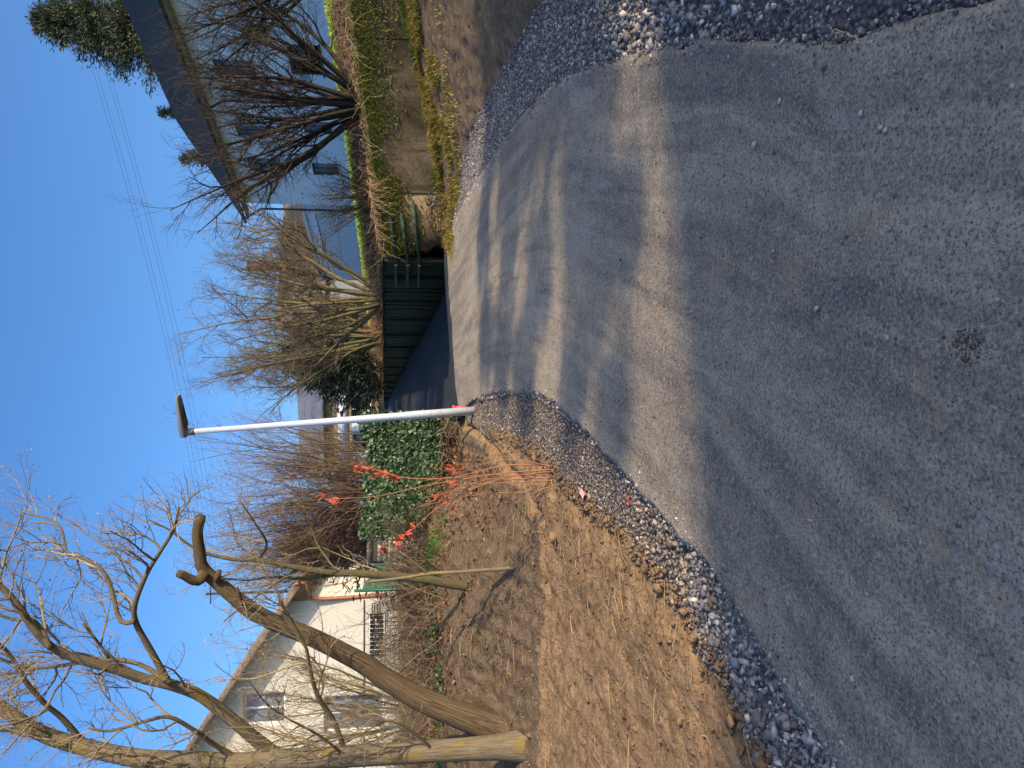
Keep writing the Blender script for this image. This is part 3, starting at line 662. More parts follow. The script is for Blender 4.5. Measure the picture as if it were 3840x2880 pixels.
# ------------------------------------------------------------------ buildings
def facade(fr, s0, s1, z0, top, openings, n=0.0, reveal=.14, breaks=()):
    """wall face with real openings (a, b, za, zb); top is a function of s"""
    mb = MB(); xs = sorted(set([s0, s1] + [v for o in openings for v in o[:2]] + list(breaks)))
    for a, b in zip(xs[:-1], xs[1:]):
        ops = sorted([o for o in openings if o[0] <= a + 1e-6 and o[1] >= b - 1e-6], key=lambda o: o[2]); lo = z0
        for o in ops + [None]:
            if o is None: q = [fr.P(a, n, lo), fr.P(b, n, lo), fr.P(b, n, top(b)), fr.P(a, n, top(a))]
            else: q = [fr.P(a, n, lo), fr.P(b, n, lo), fr.P(b, n, o[2]), fr.P(a, n, o[2])]; lo = o[3]
            mb.add(q, [[3, 2, 1, 0]])
    for a, b, za, zb in openings:
        A = [fr.P(a, n, za), fr.P(b, n, za), fr.P(b, n, zb), fr.P(a, n, zb)]; B = [fr.P(a, n + reveal, za), fr.P(b, n + reveal, za), fr.P(b, n + reveal, zb), fr.P(a, n + reveal, zb)]
        mb.add(A + B, [[0, 1, 5, 4], [1, 2, 6, 5], [2, 3, 7, 6], [3, 0, 4, 7]])
    return mb
def window(rt, fr, o, n, frame, glass, sill=None, mull=1, fw=.06, trans=None):
    a, b, za, zb = o; mb = MB()
    fr.box(mb, a, a + fw, n + .05, n + .11, za, zb); fr.box(mb, b - fw, b, n + .05, n + .11, za, zb)
    fr.box(mb, a + fw, b - fw, n + .05, n + .11, za, za + fw); fr.box(mb, a + fw, b - fw, n + .05, n + .11, zb - fw, zb)
    for k in range(mull):
        c = a + (b - a) * (k + 1) / (mull + 1); fr.box(mb, c - .03, c + .03, n + .052, n + .108, za + fw, zb - fw)
    if trans: fr.box(mb, a + fw, b - fw, n + .054, n + .106, trans - .025, trans + .025)
    V, F = mb.data(); w = rt.part('window', V, F, frame)
    mb = MB(); fr.box(mb, a + .01, b - .01, n + .085, n + .095, za + .01, zb - .01); V, F = mb.data(); rt.part('pane', V, F, glass, parent=w)
    if sill:
        mb = MB(); fr.box(mb, a - .06, b + .06, n - .06, n + .06, za - .05, za - .002); V, F = mb.data(); rt.part('sill', V, F, sill, parent=w)
    return w
def roof_slope(fr, s0, s1, n0, z0, n1, z1, courses, th=.09, step=.022):
    """tiled slope from eave (n0,z0) to ridge (n1,z1): stepped courses on a slab"""
    mb = MB(); UVs = []
    for k in range(courses):
        f0, f1 = k / courses, (k + 1) / courses
        na, nb = n0 + (n1 - n0) * f0, n0 + (n1 - n0) * f1; za, zb = z0 + (z1 - z0) * f0, z0 + (z1 - z0) * f1
        q = [fr.P(s0, na, za), fr.P(s1, na, za), fr.P(s1, na, za + step), fr.P(s0, na, za + step), fr.P(s1, nb, zb + .002), fr.P(s0, nb, zb + .002)]
        mb.add(q, [[3, 2, 1, 0], [5, 4, 2, 3]]); UVs += [(s0, k), (s1, k), (s1, k), (s0, k), (s1, k + 1), (s0, k + 1)]
    q = [fr.P(s0, n0, z0), fr.P(s1, n0, z0), fr.P(s1, n1, z1), fr.P(s0, n1, z1)]; q2 = [[p[0], p[1], p[2] - th] for p in q]
    mb.add(q + q2, [[4, 5, 6, 7], [0, 1, 5, 4], [1, 2, 6, 5], [3, 0, 4, 7]]); UVs += [(s0, 0), (s1, 0), (s1, 1), (s0, 1)] * 2
    V, F = mb.data(); return V, F, np.array(UVs)

def right_house():
    base = 4.68; fr = Frame((8.37, 36.8), (.342, -.94)); fr.nv = np.array([.94, .342])
    # here s runs from the far corner towards the viewer
    L = 22.0; D = 10.0; ez = 10.05; rt = Root('white_house', fr.P(0, 0, base), 'white two-storey house with dark tiled roof behind the bare shrubs', 'house')
    ops = []
    def op(v0, y0, v1, y1):
        a, zt = fr.hit(v0, y0); b, zb = fr.hit(v1, y1); o = (min(a, b), max(a, b), min(zb, zt), max(zb, zt)); ops.append(o); return o
    a1, zt1 = fr.hit(1083, 224); _, zb1 = fr.hit(1203, 224); o1 = (*sorted((fr.hit(1140, 168)[0], fr.hit(1140, 282)[0])), zb1, zt1); ops.append(o1)
    z = lambda v, y: fr.hit(v, y)
    zu0, zu1 = z(935, 255)[1], z(845, 255)[1]
    for y0, y1 in ((285, 225), (510, 470), (640, 590)):
        a, b = sorted((fr.hit(880, y0)[0], fr.hit(880, y1)[0])); ops.append((a, b, 7.55, 8.95))
    for y0, y1 in ((500, 455), (655, 610), (-300, -190)):
        a, b = sorted((fr.hit(1130, y0)[0], fr.hit(1130, y1)[0])); ops.append((a, b, o1[2], o1[3]))
    mb = facade(fr, 0, L, base - .6, lambda s: ez - .02, ops)
    V, F = mb.data(); rt.part('front_wall', V, [f[:, ::-1] for f in F], M['plaster_white'])
    RZ = ez + 3.35
    for s in (0, L):
        mb = MB(); P = [fr.P(s, 0, base - .6), fr.P(s, D, base - .6), fr.P(s, D, ez), fr.P(s, D / 2, RZ - .1), fr.P(s, 0, ez)]; mb.add(P, None, [[0, 1, 2], [0, 2, 4], [4, 2, 3]])
        V, F = mb.data(); rt.part('gable_wall', V, F, M['plaster_white'])
    mb = MB(); mb.add([fr.P(0, D, base - .6), fr.P(L, D, base - .6), fr.P(L, D, ez), fr.P(0, D, ez)], [[0, 1, 2, 3]]); V, F = mb.data(); rt.part('rear_wall', V, F, M['plaster_white'])
    ov = .55; e0 = ez - ov * .67 + .12
    for sg, (na, nb) in ((1, (-ov, D / 2)), (-1, (D + ov, D / 2))):
        V, F, uv = roof_slope(fr, -.7, L + .7, na, e0, nb, RZ + .05, 26); rf = rt.part('roof', V, F, M['roof_dark'], uv=uv)
    mb = MB(); fr.box(mb, -.65, L + .6, -ov + .03, .0, e0 - .16, e0 - .12); V, F = mb.data(); rt.part('soffit', V, F, M['soffit'])
    mb = MB(); tube(mb, [fr.P(-.68, -ov - .06, e0 - .03), fr.P(L + .6, -ov - .06, e0 - .03)], .065, 8); V, F = mb.data(); rt.part('gutter', V, F, M['dark_metal'])
    for sy in (fr.hit(1000, 784)[0] + .15, fr.hit(900, 373)[0]):
        mb = MB(); tube(mb, [fr.P(sy, -ov - .06, e0 - .05), fr.P(sy, -ov, e0 - .2), fr.P(sy, -.1, e0 - .75), fr.P(sy, -.08, e0 - 1.0), fr.P(sy, -.08, base - .4)], .05, 8); V, F = mb.data(); rt.part('downpipe', V, F, M['dark_metal'])
    for k, o in enumerate(ops):
        window(rt, fr, o, 0, M['frame_dark'], M['glass'] if k in (0,) else M['glass_pale'], M['frame_white'] if k else M['dark_metal'], 1)
    # garage on the same building line, tiled face towards the lane
    gf = Frame((5.85, 44.0), (.328, -.945)); gf.nv = np.array([.945, .328])
    gl = 6.9; gt = Root('garage', gf.P(0, 0, 4.5), 'low white garage with small tiled face left of the white house', 'garage')
    mb = MB(); gf.box(mb, 0, gl, .0, 5, 4.0, 7.05); V, F = mb.data(); gt.part('wall', V, F, M['plaster_white'])
    P = [gf.P(.55, -.02, 4.5), gf.P(gl, -.02, 4.5), gf.P(gl, -.02, 6.55), gf.P(.55, -.02, 6.55)]
    gt.part('tiled_face', P, [np.array([[0, 1, 2, 3]])], M['tile_wall'], uv=[(0, 0), (gl, 0), (gl, 2.05), (0, 2.05)])
    mb = MB(); gf.box(mb, -.04, -.004, -.003, 5.002, 4.0, 7.04); V, F = mb.data(); tag(gt.part('shaded_end_wall', V, F, M['roof_dark']), 'end wall with its shade put into a dark colour')  # dark box over the end face: its shade as a colour
    mb = MB(); gf.box(mb, -.1, gl, -.1, 5.1, 7.052, 7.2); V, F = mb.data(); gt.part('roof_edge', V, F, M['frame_white'])
    mb = MB(); tube(mb, [gf.P(.3, -.03, 6.6), gf.P(gl, -.03, 6.6)], .02, 6); V, F = mb.data(); gt.part('cable', V, F, M['dark_metal'])
right_house()

def box_house(name, label, cx, Y, w, d, zb, ez, rz, wallm, roofm, ang=0, ridge_along=True, wins=(), chimney=None, gable=None):
    c, s = math.cos(ang), math.sin(ang); fr = Frame((cx - w / 2 * c, Y - w / 2 * s), (c, s)); fr.nv = np.array([-s, c])
    rt = Root(name, fr.P(w / 2, 0, zb), label, 'house'); z0 = zb - 1.2
    if ridge_along:
        top = lambda q: ez
        br = ()
    else:
        top = lambda q: ez + (rz - ez) * (1 - abs(q - w / 2) / (w / 2)); br = (w / 2,)
    mb = facade(fr, 0, w, z0, top, list(wins), 0, .12, br); V, F = mb.data(); rt.part('front_wall', V, [f[:, ::-1] for f in F], wallm)
    mb = MB()
    if ridge_along:
        for q in (0, w):
            mb = MB().add([fr.P(q, 0, z0), fr.P(q, d, z0), fr.P(q, d, ez), fr.P(q, d / 2, rz - .05), fr.P(q, 0, ez)], None, [[0, 1, 2], [0, 2, 4], [4, 2, 3]])
            V, F = mb.data(); rt.part('gable_wall', V, F, gable or wallm)
        for na, nb in ((-.4, d / 2), (d + .4, d / 2)):
            V, F, uv = roof_slope(fr, -.4, w + .4, na, ez - .25, nb, rz, 18); r_ = rt.part('roof', V, F, roofm, uv=uv)
    else:
        for q in (0, w): mb.add([fr.P(q, 0, z0), fr.P(q, d, z0), fr.P(q, d, ez), fr.P(q, 0, ez)], [[0, 1, 2, 3]])
        V, F = mb.data(); rt.part('side_wall', V, F, wallm)
        f2 = Frame(fr.P(0, 0, 0)[:2], fr.nv); f2.nv = fr.d
        for na, nb in ((-.4, w / 2), (w + .4, w / 2)):
            V, F, uv = roof_slope(f2, -.4, d, na, ez - .28, nb, rz + .06, 18); r_ = rt.part('roof', V, F, roofm, uv=uv)
    for o in wins: window(rt, fr, o, 0, M['frame_white'], M['glass'], M['frame_white'], 1)
    if chimney:
        a, n_, h = chimney; mb = MB(); fr.box(mb, a, a + .6, n_, n_ + .6, ez, h); fr.box(mb, a - .06, a + .66, n_ - .06, n_ + .66, h + .003, h + .12); V, F = mb.data(); rt.part('chimney', V, F, M['brick'], parent=r_)
    return rt, fr
# brown roof with chimney behind the garage
p = dep(990, 850, 58)
box_house('brown_roofed_house', 'distant house with brown tiled roof and brick chimney beyond the garage', p[0] + .3, 58, 12, 9, 4.6, 8.6, 12.6, M['roof_grey'], M['roof_brown'], .35, True, (), (3.9, 3.0, 14.6))
# house at the end of the lane, seen either side of the lamp post
p = dep(1250, 1560, 52)
rt, fr = box_house('tan_gabled_house', 'far house with tan boarded storey and grey roof behind the lamp post', p[0] - .2, 52, 7.2, 8, 4.2, 8.25, 10.3, M['tan_clad'], M['roof_grey'], -.28, True,
          ((1.2, 2.6, 4.9, 6.2), (3.5, 5.0, 4.9, 6.2)))
mb = MB(); fr.box(mb, .03, 7.17, -.06, -.006, 6.45, 7.1); V, F = mb.data(); rt.part('white_band', V, F, M['plaster_white'])
for a, b in ((.03, 1.17), (2.63, 3.47), (5.03, 7.17)): mb = MB(); fr.box(mb, a, b, -.05, -.006, 3.5, 6.2); V, F = mb.data(); rt.part('white_panel', V, F, M['plaster_blue'])

def left_house():
    Y = 22.0; xr = dep(1250, 2250, Y)[0]; fr = Frame((xr, Y), (-1, .0)); fr.nv = np.array([0., 1.])   # s runs to the left
    ez = dep(1085, 2250, Y)[2]; base = dep(1452, 2250, Y)[2]
    sl = (1114 - 753) / (2727 - 2186); W = 9.6
    top = lambda s: ez + sl * min(s, W - s) - .02
    rt = Root('cream_gabled_house', fr.P(0, 0, base), 'cream rendered gabled house behind the trees on the left', 'house')
    def op(v0, v1, y0, y1):
        a = xr - dep(1200, y0, Y)[0]; b = xr - dep(1200, y1, Y)[0]; return (min(a, b), max(a, b), dep(v1, 2600, Y)[2], dep(v0, 2600, Y)[2])
    ws = [op(912, 1071, 2589, 2711), op(1214, 1440, 2612, 2752), op(1384, 1446, 2308, 2483)]
    mb = facade(fr, 0, W, base - 1.0, top, ws, 0, .18, (W / 2,)); V, F = mb.data(); rt.part('front_wall', V, F, M['plaster_cream'])
    for q in (0, W):
        mb = MB().add([fr.P(q, 0, base - 1), fr.P(q, 9, base - 1), fr.P(q, 9, ez), fr.P(q, 0, ez)], [[0, 1, 2, 3]]); V, F = mb.data(); rt.part('side_wall', V, F, M['plaster_cream'])
    f2 = Frame(fr.P(0, 0, 0)[:2], (0, 1)); f2.nv = np.array([-1., 0])
    ov = .55
    for na, nb in ((-ov, W / 2), (W + ov, W / 2)):
        V, F, uv = roof_slope(f2, -.55, 9.2, na, ez - ov * sl + .10, nb, ez + sl * W / 2 + .12, 22, .12); rt.part('roof', V, F, M['roof_brown'], uv=uv)
    for o, g in zip(ws, ('glass_pale', 'glass_pale', 'glass')): window(rt, fr, o, .06, M['frame_white'] if g == 'glass_pale' else M['frame_dark'], M[g], None, 1)
    # plinth line across the front
    zl = dep(1363, 2400, Y)[2]; mb = MB(); 
    for a, b in ((.02, ws[1][0] - .05), (ws[1][1] + .05, W - .02)): fr.box(mb, a, b, -.025, -.004, zl - .03, zl)
    V, F = mb.data(); rt.part('plinth_line', V, F, M['frame_dark'])
    # copper rainwater pipe at the eave
    mb = MB(); e0 = ez - ov * sl
    tube(mb, spline([fr.P(-ov - .04, -.3, e0 + .04), fr.P(-ov - .02, -.3, e0 - .12), fr.P(-.2, -.18, e0 - .2), fr.P(-.07, -.1, e0 - .5), fr.P(-.07, .1, base)], 16), .055, 8); V, F = mb.data(); rt.part('downpipe', V, F, M['copper'])
    tbm = MB(); tube(tbm, [fr.P(-ov - .05, -.55, e0 + .07), fr.P(-ov - .05, 9, e0 + .07)], .07, 8); V, F = tbm.data(); rt.part('gutter', V, F, M['copper'])
    # wrought iron railing in front of the low window and a hanging basket beside it
    a, b, z0, z1 = ws[2]
    rl = Root('iron_railing', fr.P((a + b) / 2, -.22, z0), 'black scrolled iron railing before the low dark window', 'railing'); mb = MB()
    for z in (z0 + .03, z1 - .03): tube(mb, [fr.P(a - .05, -.2, z), fr.P(b + .05, -.2, z)], .012, 5)
    for q in np.linspace(a, b, 12): tube(mb, [fr.P(q, -.2, z0 + .03), fr.P(q, -.2, z1 - .03)], .008, 4)
    V, F = mb.data(); rl.part('bar', V, F, M['frame_white']); mb = MB()
    for q in np.linspace(a + .2, b - .2, 4):
        th = np.linspace(0, 3.5 * math.pi, 26); rr = .17 * (1 - th / th[-1] * .75)
        tube(mb, [fr.P(q + r_ * math.cos(t_), -.23, (z0 + z1) / 2 + r_ * math.sin(t_)) for t_, r_ in zip(th, rr)], .014, 5)
    V, F = mb.data(); rl.part('scroll', V, F, M['iron'])
    p0 = dep(1398, 2262, Y - .25); bk = Root('wall_basket', p0, 'black lattice basket hanging on the cream house wall', 'basket'); mb = MB()
    p1 = dep(1421, 2312, Y - .25); w_ = abs(p1[0] - p0[0]); h_ = p0[2] - p1[2] + .05
    for q in np.linspace(0, 1, 7): tube(mb, [(p0[0] - w_ * q, Y - .25, p0[2] + .02), (p0[0] - w_ * (.15 + .7 * q), Y - .25, p0[2] - h_)], .012, 4)
    for q in np.linspace(0, 1, 4): tube(mb, [(p0[0] - w_ * .15 * q, Y - .25, p0[2] + .02 - h_ * q), (p0[0] - w_ * (1 - .15 * q), Y - .25, p0[2] + .02 - h_ * q)], .012, 4)
    V, F = mb.data(); bk.part('lattice', V, F, M['iron']); mb = MB(); tube(mb, [(p0[0] - w_, Y - .25, p0[2]), (p0[0] - w_ * .6, Y - .22, p0[2] + .25), (p0[0] - w_ * .6, Y, p0[2] + .27)], .012, 4); V, F = mb.data(); bk.part('bracket', V, F, M['iron'])
left_house()

def back_yard():
    # brick annexe, cream shed and grey shed between the cream house and the ivy wall
    a = dep(1300, 2235, 30); b = dep(1300, 2150, 30)
    zb = 2.6; rt = Root('brick_annexe', ((a[0] + b[0]) / 2, 30, zb), 'small brick annexe with pale window right of the cream house', 'annexe')
    fr = Frame((a[0] - 1.2, 30), (1, 0)); fr.nv = np.array([0., 1.]); w = 2.6
    zt = dep(1300, 2200, 30)[2]; o = (1.3, 2.2, dep(1430, 2200, 30)[2], dep(1372, 2200, 30)[2])
    mb = facade(fr, 0, w, 1.5, lambda s: zt, [o]); V, F = mb.data(); rt.part('wall', V, [f[:, ::-1] for f in F], M['brick'])
    window(rt, fr, o, 0, M['frame_white'], M['glass_pale'], M['frame_white'])
    mb = MB(); fr.box(mb, -.2, w + .2, -.2, 4, zt + .003, zt + .15); V, F = mb.data(); rt.part('roof', V, F, M['roof_grey'])
    mb = MB(); fr.box(mb, .002, w - .002, .25, 3.8, 1.5, zt - .003); V, F = mb.data(); rt.part('body', V, F, M['brick'])
    p = dep(1465, 2065, 14.6); q = dep(1395, 2105, 14.6); q2 = dep(1395, 2015, 14.6); w = q2[0] - q[0]
    rt = Root('cream_shed', (p[0], 14.6, p[2]), 'small cream boarded shed behind the bank, flat brown roof', 'shed'); fr = Frame((q[0], 14.6), (1, 0)); fr.nv = np.array([0., 1.])
    n = 6
    zt = q[2]; z0 = 1.4; mb = MB(); fr.box(mb, .02, w - .02, (.03), 1.1, z0, zt); V, F = mb.data(); rt.part('body', V, F, M['shed_cream'])
    for k in range(n):
        mb = MB(); zz = p[2] - .25 + (zt - p[2] + .25) * k / n; fr.box(mb, 0, w, -.002, .026, zz + .004, zz + (zt - p[2] + .25) / n); V, F = mb.data(); rt.part('plank', V, F, M['shed_cream'])
    mb = MB(); fr.box(mb, -.12, w + .12, -.12, 1.2, zt + .004, zt + .09); V, F = mb.data(); rt.part('roof', V, F, M['roof_brown'])
    mb = MB()
    for c_ in (.30, .44): 
        x0 = q[0] + w * c_; mb.hexa([[x0, 14.585, p[2] + .08], [x0 + .10, 14.585, p[2] + .1], [x0 + .10, 14.596, p[2] + .1], [x0, 14.596, p[2] + .08], [x0 + .02, 14.585, p[2] + .2], [x0 + .12, 14.585, p[2] + .16], [x0 + .12, 14.596, p[2] + .16], [x0 + .02, 14.596, p[2] + .2]])
    V, F = mb.data(); tag(rt.part('red_mark', V, F, M['red_plastic']), 'two small red marks')
    p = dep(1330, 2075, 26); q = dep(1330, 2125, 26); rt = Root('grey_shed', (p[0], 26, 2.2), 'pale grey garden shed with dark roof beyond the cream shed', 'shed'); fr = Frame((q[0], 26), (1, 0)); fr.nv = np.array([0., 1.]); w = 1.6
    zt = dep(1300, 2100, 26)[2]; mb = MB(); fr.box(mb, 0, w, 0, 2, 1.2, zt); V, F = mb.data(); rt.part('wall', V, F, M['plaster_blue'])
    mb = MB(); mb.hexa([fr.P(-.15, -.2, zt + .003), fr.P(w + .15, -.2, zt + .003), fr.P(w + .15, 2.2, zt + .4), fr.P(-.15, 2.2, zt + .4), fr.P(-.15, -.2, zt + .09), fr.P(w + .15, -.2, zt + .09), fr.P(w + .15, 2.2, zt + .5), fr.P(-.15, 2.2, zt + .5)]); V, F = mb.data(); rt.part('roof', V, F, M['roof_grey'])
back_yard()

# house added out of view on the sunny side to shade the near end of the lane
SQ = np.array([math.cos(SUN_AZ), math.sin(SUN_AZ)])     # across the sun's direction
def shade_ridge():
    """unseen house added behind the camera on the right: the shadow of its ridge ends on the lane along G0-G1"""
    G0, G1, t = np.array([-7.0, 1.65]), np.array([5.5, 5.0]), 25.0; d = G1 - G0; L = np.hypot(*d); o = G0 + SH * t; fr = Frame(o, d); fr.nv = np.array([-fr.d[1], fr.d[0]]); w = 8.0
    zt = t * math.tan(SUN_EL) + .36; zb = .0; rt = Root('shade_house', fr.P(L / 2, 0, zb), 'unseen house added behind the camera to shade the near lane', 'house')
    mb = MB(); fr.box(mb, 0, L, -w / 2, w / 2, zb - 2, zt - 2.6); V, F = mb.data(); rt.part('wall', V, F, M['plaster_cream'])
    for q in (0, L): mb = MB().add([fr.P(q, -w / 2, zt - 2.6), fr.P(q, w / 2, zt - 2.6), fr.P(q, 0, zt - .05)], None, [[0, 1, 2]]); V, F = mb.data(); rt.part('gable_wall', V, F, M['plaster_cream'])
    for na in (-w / 2 - .3, w / 2 + .3): V, F, uv = roof_slope(fr, -.02, L + .02, na, zt - 2.75, 0, zt, 14); rt.part('roof', V, F, M['roof_brown'], uv=uv)
shade_ridge()

# ------------------------------------------------------------------ street lamp
def street_lamp():
    b = hit(1780, 1540); t = dep(690, 1621, b[1]); ax = (t - b) / np.linalg.norm(t - b)
    rt = Root('street_lamp', b, 'pale galvanised street lamp with flat head leaning over the lane', 'lamp')
    h = np.linalg.norm(t - b); mb = MB(); tube(mb, [b - ax * .1, b + ax * .9, b + ax * .95, t - ax * .12], [.058, .056, .052, .035], 16); V, F = mb.data(); rt.part('pole', V, F, M['galv'], True)
    mb = MB(); tube(mb, [t - ax * .13, t + ax * .03], [.047, .047], 14); V, F = mb.data(); rt.part('collar', V, F, M['lamp_grey'], True)
    # head: flat tapering box that reaches right over the lane
    tip = dep(688, 1483, b[1] - .15); d = tip - t; d[2] = .015; L = np.linalg.norm(d); d /= L; sd = np.cross([0, 0, 1.0], d); sd /= np.linalg.norm(sd); up = np.cross(d, sd)
    prof = [(-.06, .045, -.035, .045), (.04, .075, -.035, .050), (.22, .080, -.018, .045), (.42, .078, -.006, .040), (L - .02, .07, .004, .034), (L, .06, .008, .028)]
    rings = []
    for a, w, z0, z1 in prof:
        c = t + d * a
        rings.append([c - sd * w + up * z0, c + sd * w + up * z0, c + sd * w * 1.05 + up * (z0 + z1) / 2, c + sd * w * .8 + up * z1, c - sd * w * .8 + up * z1, c - sd * w * 1.05 + up * (z0 + z1) / 2])
    R = np.array(rings); k = 6; n = len(R); i = np.arange(n - 1)[:, None] * k; j = np.arange(k)[None]; j2 = (j + 1) % k
    mb = MB(); mb.add(R.reshape(-1, 3), np.stack([i + j, i + k + j, i + k + j2, i + j2], -1).reshape(-1, 4), None)
    for e in (0, n - 1): mb.add(np.vstack([R[e], R[e].mean(0)]), None, [[6, q, (q + 1) % 6] for q in range(6)])
    V, F = mb.data(); hd = rt.part('lamp_head', V, F, M['lamp_grey'])
    c0 = t + d * .08 - up * .036; c1 = t + d * (L - .06) - up * .002; w = .072; mb = MB()
    mb.hexa([c0 - sd * w - up * .012, c1 - sd * w * .75 - up * .012, c1 + sd * w * .75 - up * .012, c0 + sd * w - up * .012, c0 - sd * w + up * .004, c1 - sd * w * .75 + up * .004, c1 + sd * w * .75 + up * .004, c0 + sd * w + up * .004])
    V, F = mb.data(); rt.part('light_panel', V, F, M['lamp_dark'], parent=hd)
    p = dep(1716, 1531, b[1] + .5); p[2] = H(p[0], p[1]); tp = Root('marker_peg', p, 'red marker peg beside the lamp foot', 'peg'); mb = MB()
    mb.hexa([p + np.array(q) for q in ((-.03, -.02, 0), (.03, -.02, 0), (.03, .02, 0), (-.03, .02, 0), (-.03, -.02, .2), (.03, -.02, .2), (.03, .02, .2), (-.03, .02, .2))]); V, F = mb.data(); tp.part('stake', V, F, M['red_plastic'])
    mb = MB(); mb.hexa([p + np.array(q) for q in ((-.045, -.03, .2), (.045, -.03, .2), (.045, .03, .2), (-.045, .03, .2), (-.035, -.02, .235), (.035, -.02, .235), (.035, .02, .235), (-.035, .02, .235))]); V, F = mb.data(); tp.part('cap', V, F, M['red_plastic'])
street_lamp()

# ------------------------------------------------------------------ trees, shrubs, hedges
TW = lambda n, ln, ang, r, **k: dict(n=n, len=ln, ang=ang, r=r, **k)
def woody(name, label, cat, base, stems, levels, barkm, twigm, seed, group=None, extra=None, sides=7, tips=None, t0=.25):
    """stems: list of (points, radii); twigs are grown on all of them"""
    r = np.random.default_rng(seed); rt = Root(name, base, label, cat, group); st = MB()
    for P, R in stems: tube(st, P, R, sides)
    out = grow(stems, levels, r, t0)
    V, F = st.data(); rt.part('trunk', V, F, M[barkm], True, uv=np.concatenate(st.uv))
    mb = MB()
    for P, R, s in out: tube_batch(mb, P, R, s)
    V, F = mb.data(); cr = rt.part('crown', V, F, M[twigm], kind='stuff')
    if tips:
        fr_, sz, mt = tips; C = np.concatenate([P[r.random(len(P)) < fr_, -1] for P, R, s in out] + [P[r.random(len(P)) < fr_ * .5, P.shape[1] // 2] for P, R, s in out])
        V, F = leaf_quads(C, r.normal(size=(len(C), 3)), r.uniform(sz * .6, sz * 1.3, len(C)), r, .6); rt.part('dry_leaves', V, F, M[mt], kind='stuff')
    return rt, out
def px(line, Ys):                  # hand-laid limb: photo pixels with a distance each
    Ys = np.interp(np.linspace(0, 1, len(line)), np.linspace(0, 1, len(Ys)), Ys); return np.array([dep(v, y, q) for (v, y), q in zip(line, Ys)])

